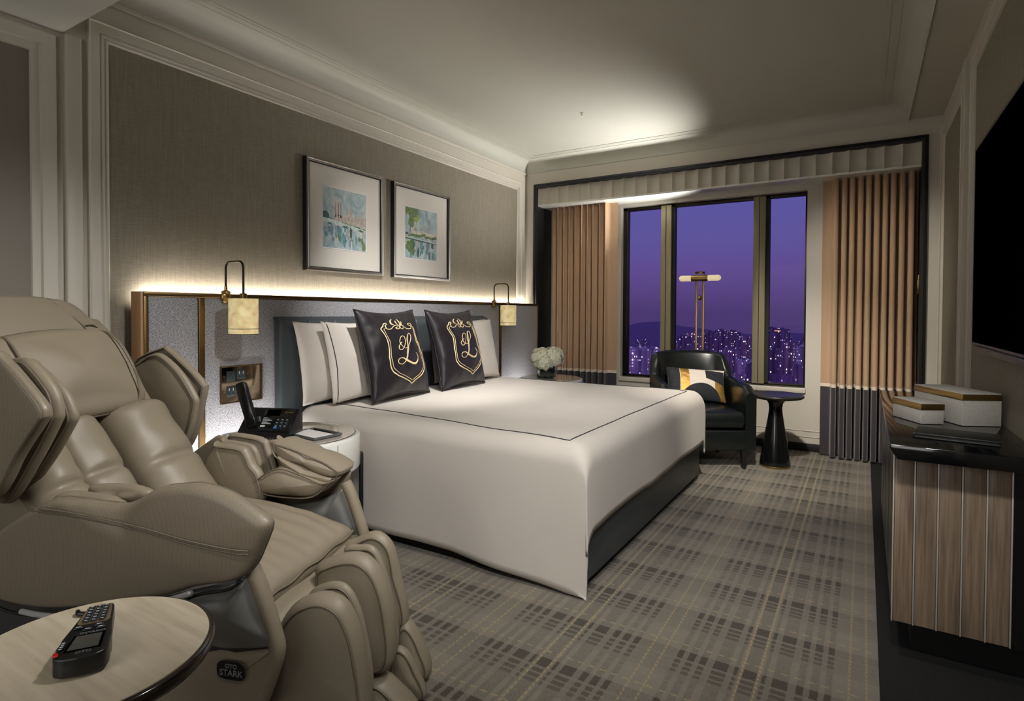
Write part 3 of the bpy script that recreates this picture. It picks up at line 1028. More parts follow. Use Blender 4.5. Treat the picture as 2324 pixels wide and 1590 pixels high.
# channelled leather headboard
ys = [2.035, 2.228] + [2.228 + .187 * k for k in range(1, 10)] + [4.105]
ys = ys[:-2] + [4.105] if ys[-2] > 4.0 else ys
for a, b_ in zip(ys[:-1], ys[1:]):
    hw = (b_ - a) / 2
    c_ = (a + b_) / 2
    def chan(u, v, c_=c_, hw=hw, first=(a == ys[0]), last=(b_ == ys[-1])):
        # cross-section in x/y, lofted in z with rounded top
        ang = -pi / 2 + pi * u
        yy = c_ + hw * sin(ang) * .995
        bulge = .022 * (max(0, cos(ang)) ** .45)
        z = .27 + v * .85
        if v > .94:
            q = (v - .94) / .06
            bulge2 = bulge * sqrt(max(0, 1 - q * q))
            return (-2.745 - .05 * q * q + bulge2, yy, .27 + .94 * .85 + .051 * sin(q * pi / 2))
        return (-2.745 + bulge, yy, z)
    o = grid('headboard_channel', 12, 24, chan, grey_leather, bed)
box('headboard_core', -2.797, -2.744, 2.037, 4.103, .05, 1.112, grey_leather, bed, bev=.02, seg=3)

# duvet
DZ = .618
DR = .085
DYN, DYF, DXF = 2.098, 4.105, -.928
def roll_path(dist):
    """dist past the start of the rolled edge -> (outward, down)"""
    if dist <= 0: return dist, 0.0
    a = dist / DR
    if a < pi / 2:
        return DR * sin(a), DR * (1 - cos(a))
    return DR, DR + (dist - DR * pi / 2)
ARC = DR * pi / 2
def duvet_pt(s, t):
    """s: distance past the foot roll start (neg = on top); t: (side, dist)"""
    ox, dx = roll_path(s)
    x = DXF - DR + ox
    side, dist = t
    oy, dy = roll_path(dist)
    if side < 0: y = DYN + DR - oy
    else: y = DYF - DR + oy
    top = max(0.0, min(1.0, 1 - max(dx, dy) / DR))
    cxn = (x + 1.8) / .9
    cyn = (y - 3.1) / 1.0
    z = DZ - dx - dy + .016 * top * max(0, 1 - cxn * cxn) * max(0, 1 - cyn * cyn)
    z += .004 * noise.noise(Vector((x * 3.1, y * 3.1, 0))) * top
    # hanging cloth ripples
    if dist > ARC:
        h = dist - ARC
        rip = .006 * sin(x * 9 + 1.2) + .008 * noise.noise(Vector((x * 4, 1.7, h * 2)))
        y += side * (rip * min(1, h / .3) + .01 * h)
        z += .01 * noise.noise(Vector((x * 2.2, 0, 5))) * min(1, h / .4)
        z -= .05 * max(0, min(1, (x + 1.6) / .6)) * min(1, h / .4)
    if s > ARC:
        h = s - ARC
        rip = .006 * sin(y * 7) + .008 * noise.noise(Vector((y * 4, 3.7, h * 2)))
        x += rip * min(1, h / .3) + .006 * h
        z += .02 * noise.noise(Vector((y * 2.0, 0, 9))) * min(1, h / .3)
    return (x, y, z)
TL = (DYF - DYN) / 2 - DR
svals_top = [-1.64 + i * (1.64 / 44) for i in range(45)]
svals_arc = [ARC * (i + 1) / 8 for i in range(8)]
svals_drop = [ARC + .265 * (i + 1) / 10 for i in range(10)]
near_drop, far_drop = .475, .06
tvals = [(-1, ARC + near_drop * (1 - i / 16)) for i in range(16)] + [(-1, ARC * (1 - i / 8)) for i in range(8)]
n_near = len(tvals)
tvals += [(-1, -TL * i / 24) for i in range(24)] + [(1, -TL * (1 - i / 24)) for i in range(24)]
tvals += [(1, ARC * i / 8) for i in range(9)]
n_far0 = n_near + 48 + 9
vs_, fs, idx = [], [], {}
svals = svals_top + svals_arc + svals_drop
nsa = len(svals_top) + len(svals_arc)
for i, s in enumerate(svals):
    for j, tt in enumerate(tvals):
        if i >= nsa and (j < n_near - 8 or j > n_far0): continue
        idx[i, j] = len(vs_)
        ss = s
        if j < n_near and s > 0:      # the long side flap keeps hanging straight past the corner
            pass
        vs_.append(duvet_pt(ss, tt))
for i in range(len(svals) - 1):
    for j in range(len(tvals) - 1):
        q = [(i, j), (i + 1, j), (i + 1, j + 1), (i, j + 1)]
        if all(k in idx for k in q):
            fs.append([idx[k] for k in q])
vs_ = [(x, y, max(z, .012)) for x, y, z in vs_]
duvet = mk('duvet', vs_, fs, linen, None, angle=180)
md = duvet.modifiers.new('thickness', 'SOLIDIFY')
md.thickness = .012
md.offset = -1
tag(duvet, 'pale grey white duvet draped over the bed to the carpet', 'duvet')
def on_duvet(x, y):
    ox = x - (DXF - DR)
    s = ox if ox <= 0 else DR * math.asin(min(1, ox / DR))
    if y < 3.1:
        oy = DYN + DR - y
        t_ = (-1, oy if oy <= 0 else DR * math.asin(min(1, oy / DR)))
    else:
        oy = y - (DYF - DR)
        t_ = (1, oy if oy <= 0 else DR * math.asin(min(1, oy / DR)))
    p = duvet_pt(s, t_)
    return (p[0], p[1], p[2] + .0015)
pl = [(-2.60, 2.30), (-2.44, 2.30), (-2.236, 2.269), (-1.88, 2.238), (-1.561, 2.208), (-1.238, 2.183), (-1.06, 2.165), (-1.035, 2.165), (-1.036, 2.26), (-1.037, 2.542), (-1.03, 3.06), (-1.027, 3.80), (-1.02, 3.96), (-1.1, 4.0), (-2.4, 3.98)]
pl2 = []
for (x0, y0), (x1, y1) in zip(pl[:-1], pl[1:]):
    n = max(1, int(sqrt((x1 - x0) ** 2 + (y1 - y0) ** 2) / .03))
    pl2 += [(x0 + (x1 - x0) * k / n, y0 + (y1 - y0) * k / n) for k in range(n)]
tube('duvet_piping', [on_duvet(*p) for p in pl2], .0024, linen_dark, duvet, 6)

# ---------------------------------------------------------------- pillows and cushions
def pillow_fn(W, H, T, mtx, seed=0, wr=.006, pinch=.07, sag=0.0):
    def fn(a, b, s):
        px = max(0.0, (1 - a * a)) ** .42
        py = max(0.0, (1 - b * b)) ** .42
        th = T * px * py
        x = a * W * (1 - pinch * (1 - b * b) * abs(a) ** 3)
        y = b * H * (1 - pinch * (1 - a * a) * abs(b) ** 3) - sag * (1 - a * a) * max(0, b) ** 2
        w = wr * noise.noise(Vector((a * 2.6 + seed, b * 2.6, s * 2 + seed))) * min(1, th / T * 2)
        w += wr * .5 * noise.noise(Vector((a * 7 + seed, b * 7, s * 2))) * min(1, th / T * 2)
        return tuple(mtx @ Vector((x, y, s * th + w)))
    return fn
def pillow(name, W, H, T, mtx, mat, seed=0, n=28, parent=None, mats=None, mfn=None, **kw):
    fn = pillow_fn(W, H, T, mtx, seed, **kw)
    vs_, fs, mi = [], [], []
    for s in (1, -1):
        base = len(vs_)
        for i in range(n + 1):
            for j in range(n + 1):
                a = -cos(pi * i / n) * .35 + (2 * i / n - 1) * .65
                b_ = -cos(pi * j / n) * .35 + (2 * j / n - 1) * .65
                vs_.append(fn(a, b_, s))
        for i in range(n):
            for j in range(n):
                q = [base + i * (n + 1) + j, base + (i + 1) * (n + 1) + j, base + (i + 1) * (n + 1) + j + 1, base + i * (n + 1) + j + 1]
                fs.append(q if s > 0 else q[::-1])
                if mfn: mi.append(mfn(2 * (i + .5) / n - 1, 2 * (j + .5) / n - 1, s))
    ob = mk(name, vs_, fs, mat, parent, angle=180, mats=mats, mi=mi if mfn else None)
    bm = bmesh.new()
    bm.from_mesh(ob.data)
    bmesh.ops.remove_doubles(bm, verts=bm.verts, dist=1e-4)
    bm.to_mesh(ob.data)
    bm.free()
    return ob, fn
def lean(center, tilt, yawdeg=0):
    """pillow standing on the bed: local x = along +y, y = up (leaning back), z = toward +x"""
    m_ = Matrix.Translation(Vector(center)) @ Matrix.Rotation(radians(yawdeg), 4, 'Z')
    base = Matrix(((0, 0, 1, 0), (1, 0, 0, 0), (0, 1, 0, 0), (0, 0, 0, 1)))
    return m_ @ Matrix.Rotation(radians(-tilt), 4, 'Y') @ base
wp = 'white bed pillows'
def bed_pillow(cx, cy, cz, tilt, yw, seed, label, flange=True):
    ob, fn = pillow('bed_pillow', .36, .235, .062, lean((cx, cy, cz), tilt, yw), linen, seed)
    tag(ob, label, 'pillow', wp)
    if flange:
        pts = [fn(-.93 + .004, -1 + 2 * k / 20, 1) for k in range(21)]
        tube('pillow_piping', pts, .003, linen_dark, ob, 6)
    return ob
bed_pillow(-2.672, 2.445, .862, 10, 3, 1, 'white pillow nearest the charcoal headboard, telephone side', False)
bed_pillow(-2.572, 2.565, .864, 12, 2, 5, 'white dark-piped pillow behind the nearer black cushion')
bed_pillow(-2.672, 3.63, .862, 10, -3, 9, 'white pillow nearest the charcoal headboard, window side', False)
bed_pillow(-2.572, 3.575, .864, 12, -2, 13, 'white dark-piped pillow behind the farther black cushion')

SHIELD = [(-0.109,0.576),(-0.196,0.503),(-0.164,0.389),(-0.119,0.229),(-0.1,0.088),(-0.122,-0.051),(-0.141,-0.191),(-0.137,-0.331),(-0.088,-0.476),(0.006,-0.573),(0.174,-0.659),(0.323,-0.737),(0.414,-0.818),(0.529,-0.739),(0.708,-0.655),(0.86,-0.538),(0.943,-0.396),(0.959,-0.266),(0.917,-0.115),(0.85,0.038),(0.808,0.188),(0.803,0.336),(0.811,0.483),(0.74,0.555)]
SHIELD2 = [(-0.076,0.517),(-0.127,0.489),(-0.101,0.369),(-0.063,0.227),(-0.053,0.085),(-0.082,-0.054),(-0.096,-0.194),(-0.081,-0.336),(-0.026,-0.455),(0.072,-0.534),(0.22,-0.61),(0.348,-0.676),(0.432,-0.735),(0.517,-0.683),(0.682,-0.606),(0.812,-0.506),(0.885,-0.392),(0.899,-0.272),(0.862,-0.121),(0.8,0.031),(0.764,0.181),(0.759,0.328),(0.76,0.457),(0.734,0.495)]
SCROLL_L = [(-0.109,0.576),(-0.079,0.632),(-0.026,0.648),(-0.011,0.613),(-0.053,0.596),(-0.049,0.508),(0.027,0.492),(0.1,0.512),(0.17,0.569),(0.255,0.589),(0.308,0.561),(0.296,0.507),(0.247,0.494),(0.218,0.522),(0.257,0.544)]
SCROLL_R = [(0.74,0.555),(0.73,0.624),(0.66,0.638),(0.605,0.608),(0.646,0.576),(0.704,0.56),(0.666,0.497),(0.567,0.49),(0.489,0.52),(0.429,0.576),(0.372,0.586),(0.328,0.547),(0.341,0.497),(0.4,0.495),(0.419,0.531)]
LEAVES = [[(0.176,0.76),(0.117,0.698),(0.124,0.627),(0.178,0.608)],[(0.247,0.714),(0.259,0.66),(0.292,0.597)],[(0.305,0.767),(0.372,0.694),(0.378,0.613),(0.327,0.596)],[(0.455,0.70),(0.43,0.638),(0.374,0.595),(0.315,0.596)]]
LETTER = [(0.254,0.168),(0.183,0.123),(0.13,0.058),(0.14,0.0),(0.21,0.0),(0.295,0.067),(0.365,0.172),(0.372,0.28),(0.313,0.314),(0.244,0.267),(0.198,0.162),(0.226,0.071),(0.299,0.027),(0.384,0.035),(0.47,0.103),(0.551,0.218),(0.584,0.326),(0.553,0.372),(0.483,0.329),(0.437,0.205),(0.42,0.06),(0.397,-0.047),(0.328,-0.187),(0.242,-0.289),(0.15,-0.332),(0.063,-0.308),(0.048,-0.248),(0.098,-0.198),(0.203,-0.196),(0.308,-0.258),(0.437,-0.325),(0.566,-0.345),(0.664,-0.292),(0.709,-0.203),(0.688,-0.128),(0.646,-0.094)]
def black_cushion(cx, cy, cz, tilt, yw, seed, label):
    W = H = .275
    mtx = lean((cx, cy, cz), tilt, yw)
    ob, fn = pillow('black_cushion', W, H, .088, mtx, satin, seed, n=32, wr=.010, pinch=.10)
    tag(ob, label, 'cushion', 'black embroidered cushions')
    nrm = (mtx.to_3x3() @ Vector((0, 0, 1)))
    def sf(a, b_, h):
        p = Vector(fn((a - .39) * 1.16 + .10, b_ * .96 + .02, 1))
        return tuple(p + nrm * (.0012 + .0014 * h))
    def stroke(nm, pts, w, closed=False, per=6):
        c_ = catmull([tuple(p) for p in pts], per, closed=False)
        return ribbon(nm, c_, w, sf, gold_thread, ob)
    stroke('embroidered_shield', SHIELD, .013)
    stroke('embroidered_shield_line', SHIELD2, .006)
    stroke('embroidered_scroll', SCROLL_L, .011)
    stroke('embroidered_scroll', SCROLL_R, .011)
    for lf in LEAVES:
        n = len(catmull(lf, 6, False))
        stroke('embroidered_leaf', lf, [.004 + .018 * sin(pi * k / (n - 1)) for k in range(n)])
    n = len(catmull(LETTER, 6, False))
    ws = []
    for k in range(n):
        t_ = k / (n - 1)
        w = .008
        if .50 < t_ < .66: w = .008 + .016 * sin(pi * (t_ - .50) / .16)
        if .78 < t_ < .94: w = .008 + .017 * sin(pi * (t_ - .78) / .16)
        ws.append(w)
    stroke('embroidered_letter', LETTER, ws)
    # corded edge
    edge = [fn(-1 + 2 * k / 24, -1, 1) for k in range(24)] + [fn(1, -1 + 2 * k / 24, 1) for k in range(24)] + [fn(1 - 2 * k / 24, 1, 1) for k in range(24)] + [fn(-1, 1 - 2 * k / 24, 1) for k in range(24)]
    tube('corded_edge', edge, .004, satin, ob, 6, closed=True)
    return ob
black_cushion(-2.435, 2.615, .898, 15, 4, 2, 'black satin cushion with gold L crest, nearer the telephone table')
black_cushion(-2.435, 3.245, .898, 15, 3, 21, 'black satin cushion with gold L crest, nearer the flower table')

# ================================================================ bedside tables
def nightstand(cx, cy, R, label, knob_dir):
    t = thing('bedside_table', label, 'table', (cx, cy, 0), group='round bedside tables')
    NZ = .57
    lathe('drum_body', [(0, .405), (R - .012, .405), (R - .004, .412), (R, .42), (R, NZ - .012), (R - .004, NZ - .003), (R - .012, NZ), (0, NZ)], (cx, cy, 0), white_lacquer, t, 72, angle=50)
    lathe('glass_top', [(0, NZ), (R - .028, NZ), (R - .026, NZ + .003), (R - .028, NZ + .005), (0, NZ + .005)], (cx, cy, 0), M('stone_glass_top', (196, 188, 174), .06, coat=.8), t, 72)
    tube('top_inlay', [(cx + (R - .024) * cos(a * pi / 36), cy + (R - .024) * sin(a * pi / 36), NZ + .0005) for a in range(72)], .0018, black_matte, t, 6, closed=True)
    lathe('lower_drum', [(0, .015), (R - .05, .015), (R - .05, .405), (0, .405)], (cx, cy, 0), black_wood, t, 48, angle=50)
    lathe('base_disc', [(0, 0), (R - .01, 0), (R - .01, .02), (0, .02)], (cx, cy, 0), black_wood, t, 48)
    for k in range(6):
        a = radians(knob_dir + 34 + 60 * k)
        mt = Matrix.Translation((cx, cy, 0)) @ Matrix.Rotation(a, 4, 'Z')
        box('post', R - .004, R + .014, -.021, .021, 0, .462, black_wood, t, bev=.004, mtx=mt)
    a = radians(knob_dir)
    kx, ky = cx + (R - .002) * cos(a), cy + (R - .002) * sin(a)
    dirv = Vector((cos(a), sin(a), 0))
    k_ = tube('drawer_knob', [Vector((kx, ky, .497)) + dirv * q for q in (0, .012, .013, .018, .026, .030)], [.006, .006, .013, .017, .017, .012], steel, t, 20)
    for s in (-1, 1):
        aa = a + s * .72
        tube('drawer_gap', [(cx + (R + .0004) * cos(aa), cy + (R + .0004) * sin(aa), z) for z in (.415, .555)], .0012, black_matte, t, 5)
    return t
nightstand(-2.29, 1.775, .308, 'white round bedside table on black base carrying the telephone', -42)
nightstand(-2.37, 4.555, .285, 'white round bedside table carrying white hydrangeas by the curtain', -42)
NT = .5765

# ---------------------------------------------------------------- telephone
def telephone():
    ax = Vector((.92, .40, 0)).normalized()        # along the keypad, to the right in the picture
    ay = Vector((-ax.y, ax.x, 0))                  # away from the reader
    org = Vector((-2.335, 1.685, NT))
    t = thing('desk_telephone', 'black desk telephone with upright handset on the bedside table', 'telephone', tuple(org))
    W_, D_ = .25, .135
    P = lambda a, b_, c_: tuple(org + ax * a + ay * b_ + Vector((0, 0, c_)))
    # wedge body: side profile (depth, height)
    prism('phone_body', [(-D_ / 2, 0), (D_ / 2, 0), (D_ / 2, .112), (D_ / 2 - .035, .122), (-D_ / 2 + .012, .022), (-D_ / 2, .014)], lambda b_, c_, h: P(h, b_, c_), -W_ / 2, W_ / 2, plastic_black, t, bev=.004)
    # sloping face frame
    f0, f1 = Vector(P(0, -D_ / 2 + .012, .0225)), Vector(P(0, D_ / 2 - .035, .1225))
    up = (f1 - f0).normalized()
    nrm = ax.cross(up).normalized()
    L_ = (f1 - f0).length
    F = lambda a, b_, h: tuple(f0 + ax * a + up * (b_ * L_) + nrm * h)
    prism('face_panel', [(-.035, .05), (.118, .05), (.118, .96), (-.035, .96)], F, .0, .003, black_lacquer, t, bev=.001)
    prism('phone_display', [(-.020, .66), (.045, .66), (.045, .90), (-.020, .90)], F, .003, .0042, tv_glass, t)
    for r_ in range(3):
        for c_ in range(3):
            prism('key', [(.040 + .022 * c_, .16 + .12 * r_), (.054 + .022 * c_, .16 + .12 * r_), (.054 + .022 * c_, .24 + .12 * r_), (.040 + .022 * c_, .24 + .12 * r_)], F, .003, .0055, blue_key if (r_ == 0 and c_ == 0) else key_blue, t)
    for c_ in range(5):
        prism('function_key', [(-.028 + .0135 * c_, .09), (-.018 + .0135 * c_, .09), (-.018 + .0135 * c_, .15), (-.028 + .0135 * c_, .15)], F, .003, .005, key_blue, t)
    for k in range(9):
        prism('key_print', [(.042 + .022 * (k % 3), .265 + .12 * (k // 3)), (.050 + .022 * (k % 3), .265 + .12 * (k // 3)), (.050 + .022 * (k % 3), .28 + .12 * (k // 3)), (.042 + .022 * (k % 3), .28 + .12 * (k // 3))], F, .003, .0034, print_white, t)
    for k in range(6):
        prism('menu_print', [(-.028, .56 - .045 * k), (-.006 + .012 * ((k * 7) % 3), .56 - .045 * k), (-.006 + .012 * ((k * 7) % 3), .575 - .045 * k), (-.028, .575 - .045 * k)], F, .003, .0034, print_white, t)
    prism('name_label', [(-.028, .22), (-.006, .22), (-.006, .27), (-.028, .27)], F, .003, .0036, paper, t)
    prism('gold_emblem', [(.066, .78), (.072, .76), (.078, .78), (.078, .84), (.072, .86), (.066, .84)], F, .003, .0036, brass, t)
    prism('gold_line', [(.082, .79), (.108, .79), (.108, .82), (.082, .82)], F, .003, .0036, brass, t)
    # handset standing in the cradle on the left, leaning back
    hb_ = Vector(P(-.075, -.03, .070))
    hd = Vector((-.33, -.10, .94))
    hd = (-.36 * ax + .10 * ay + Vector((0, 0, .93))).normalized()
    hn = ax.cross(hd).normalized()
    hs = hd.cross(hn).normalized()
    G = lambda a, b_, h: tuple(hb_ + hs * a + hd * b_ + hn * h)
    prism('handset', [(-.023, -.03), (.023, -.03), (.026, .0), (.022, .045), (.022, .12), (.026, .150), (.024, .178), (.014, .186), (-.014, .186), (-.024, .178), (-.026, .150), (-.022, .12), (-.022, .045), (-.026, 0)], G, -.014, .014, plastic_black, t, bev=.006, seg=3)
    prism('cradle', [(-.034, -.05), (.034, -.05), (.036, .01), (-.036, .01)], G, -.03, -.012, plastic_dark, t, bev=.004)
    pts = []
    for k in range(160):
        u = k / 159
        base = Vector(P(-.06 + .16 * u, -.085 - .022 * sin(pi * u), .010))
        pts.append(base + Vector((0, 0, 1)) * .0055 * sin(u * 60 * pi * .5) + ay * .0055 * cos(u * 60 * pi * .5))
    tube('curled_cord', pts, .0016, plastic_black, t, 5)
    return t
telephone()

# ---------------------------------------------------------------- notepad tray
def notepad():
    ax = Vector((.97, -.07, 0)).normalized()
    ay = Vector((-ax.y, ax.x, 0))
    org = Vector((-2.165, 1.795, NT + .0005))
    P = lambda a, b_, h: tuple(org + ax * a + ay * b_ + Vector((0, 0, h)))
    t = thing('notepad_tray', 'grey leather notepad tray beside the telephone', 'tray', tuple(org))
    W_, H_ = .105, .075
    prism('tray_base', [(-W_, -H_), (W_, -H_), (W_, H_), (-W_, H_)], P, 0, .005, tray_grey, t, bev=.0015)
    sweep_rect('tray_rim', (-W_, W_, -H_, H_), [(0, .001), (0, .012), (.005, .012), (.006, .005)], P, tray_grey, t)
    n = thing('notepad', 'white notepad lying in the grey leather tray', 'notepad', P(-.01, -.012, .0055))
    prism('notepad_sheets', [(-.09, -.066), (.09, -.066), (.09, .036), (-.09, .036)], P, .0055, .0105, paper, n)
    p = thing('ballpoint_pen', 'slim dark pen along the top edge of the notepad tray', 'pen', P(0, .053, .0055))
    tube('pen_barrel', [P(-.075, .053, .0100), (P(.055, .053, .0100))], .0042, plastic_black, p, 12)
    tube('pen_tip', [P(.055, .053, .0100), P(.068, .053, .0100), P(.074, .053, .0100)], [.0042, .002, .0008], brass, p, 12)
    tube('pen_clip', [P(-.072, .053, .0148), P(-.04, .053, .0148)], .0012, brass, p, 6)
notepad()

# ---------------------------------------------------------------- hydrangeas
def flowers():
    c = (-2.375, 4.50)
    lathe_o = lathe('glass_vase', [(0, .0), (.05, 0), (.075, .014), (.088, .045), (.086, .085), (.074, .108), (.070, .108), (.081, .085), (.083, .045), (.071, .017), (.048, .006), (0, .006)], (c[0], c[1], NT), clear_glass, None, 40)
    tag(lathe_o, 'low round glass vase lined with green leaves', 'vase')
    leafm = M('vase_leaf', (48, 88, 44), .45, var=.2, vscale=40)
    for k in range(7):
        a = 2 * pi * k / 7
        rr = .066
        def lf(u, v, a=a):
            th = a + (u - .5) * 1.15
            w = sin(pi * min(.999, max(.001, u))) ** .5
            return (c[0] + (rr + .004 * sin(3 * pi * v)) * cos(th), c[1] + (rr + .004 * sin(3 * pi * v)) * sin(th), NT + .05 + (v - .5) * .075 * w + .01 * sin(k * 2.0))
        grid('vase_leaf', 8, 5, lf, leafm, lathe_o)
    stem = M('flower_stem', (96, 128, 60), .5)
    for k in range(5):
        a = 2 * pi * k / 5 + .4
        tube('flower_stem', [(c[0] + .035 * cos(a), c[1] + .035 * sin(a), NT + .012), (c[0] + .02 * cos(a + .5), c[1] + .02 * sin(a + .5), NT + .13)], .004, stem, lathe_o, 6)
    petal = M('hydrangea_petal', (232, 232, 208), .6, sheen=.2, var=.06, vscale=60)
    rnd = random.Random(3)
    for (dx, dy, dz, R, lab) in ((-.048, -.028, .172, .088, 'white hydrangea head at the headboard side of the vase'), (.052, .01, .182, .090, 'white hydrangea head at the curtain side of the vase'), (.0, -.055, .140, .075, 'low white hydrangea head at the front of the vase')):
        cc = Vector((c[0] + dx, c[1] + dy, NT + dz))
        vs_, fs = [], []
        n = 210
        for i in range(n):
            z = 1 - 2 * (i + .5) / n
            ph = i * 2.399963
            rr = sqrt(1 - z * z)
            dv = Vector((rr * cos(ph), rr * sin(ph), z))
            if z < -.75: continue
            ct = cc + dv * R * rnd.uniform(.82, 1.1)
            t1 = dv.orthogonal().normalized()
            t2 = dv.cross(t1)
            ro = rnd.uniform(0, pi)
            for q in range(4):
                a = ro + q * pi / 2
                d1 = cos(a) * t1 + sin(a) * t2
                d2 = -sin(a) * t1 + cos(a) * t2
                s = R * .21
                b_ = len(vs_)
                vs_ += [ct - dv * .002, ct + d1 * s * .75 + d2 * s * .6 + dv * .003, ct + d1 * s * 1.45 + dv * .001, ct + d1 * s * .75 - d2 * s * .6 + dv * .003]
                fs.append((b_, b_ + 1, b_ + 2, b_ + 3))
        ob = thing('hydrangea', lab, 'flower', tuple(cc - Vector((0, 0, R * .8))), group='hydrangea heads in the glass vase')
        h = mk('florets', vs_, fs, petal, ob, angle=180)
        h['kind'] = 'stuff'
        bm = bmesh.new()
        bmesh.ops.create_icosphere(bm, subdivisions=2, radius=R * .80, matrix=Matrix.Translation(cc))
        from_bm('flower_core', bm, M('hydrangea_core', (176, 184, 138), .8), ob)
flowers()

# ================================================================ curtains
def curtain(x0, x1, flat_side, nf, label, seed, y0=5.29):
    t = thing('curtain', label, 'curtain', ((x0 + x1) / 2, y0, 0), group='window curtains')
    W_ = x1 - x0
    fl = .085 / W_
    def shape(u):
        # u 0..1 left to right
        k = u if flat_side == 'R' else 1 - u
        g = 1.0 if k < 1 - fl else 0.0
        ph = 2 * pi * nf * (k / (1 - fl)) + 1.9 * noise.noise(Vector((k * 6 + seed, 0, 0)))
        amp = (.056 + .016 * noise.noise(Vector((k * 9, seed, 0))))
        yy = amp * sin(ph) if g else .01
        xx = .012 * sin(2 * ph) * g
        if not g: yy = amp * sin(2 * pi * nf + 1.9 * noise.noise(Vector(((1 - fl) * 6 + seed, 0, 0)))) * max(0, 1 - (k - (1 - fl)) / fl * 4) + .02
        return xx, yy
    def fn(z0, z1):
        def g(u, v):
            xx, yy = shape(u)
            z = z0 + v * (z1 - z0)
            flare = 1 + .25 * max(0, (1.0 - z))
            return (x0 + u * W_ + xx, y0 + yy * flare * .95 + .004 * noise.noise(Vector((u * 12, z * 1.5, seed))), z)
        return g
    n = nf * 16
    tag(grid('upper_drape', n, 10, fn(.592, ZP - .004), curtain_cloth, t), 'tan pleated cloth')
    tag(grid('contrast_band', n, 1, fn(.565, .592), band_cloth, t), 'pale satin band')
    tag(grid('lower_drape', n, 6, fn(.012, .565), velvet, t), 'dark velvet border')
    return t
curtain(-2.705, -2.045, 'R', 9, 'tan curtain with dark hem beside the headboard', 1.7)
curtain(-.298, .328, 'L', 10, 'tan curtain with dark hem beside the television console', 5.2)

t = thing('light_switch', 'small metal switch plate on the black surround by the curtain', 'switch', (.34, YF + .1, 1.37))
box('switch_plate', .329, .3368, YF + .03, YF + .10, 1.30, 1.44, brass_dark, t, bev=.002)
box('switch_rocker', .326, .3295, YF + .045, YF + .085, 1.34, 1.40, steel, t, bev=.001)

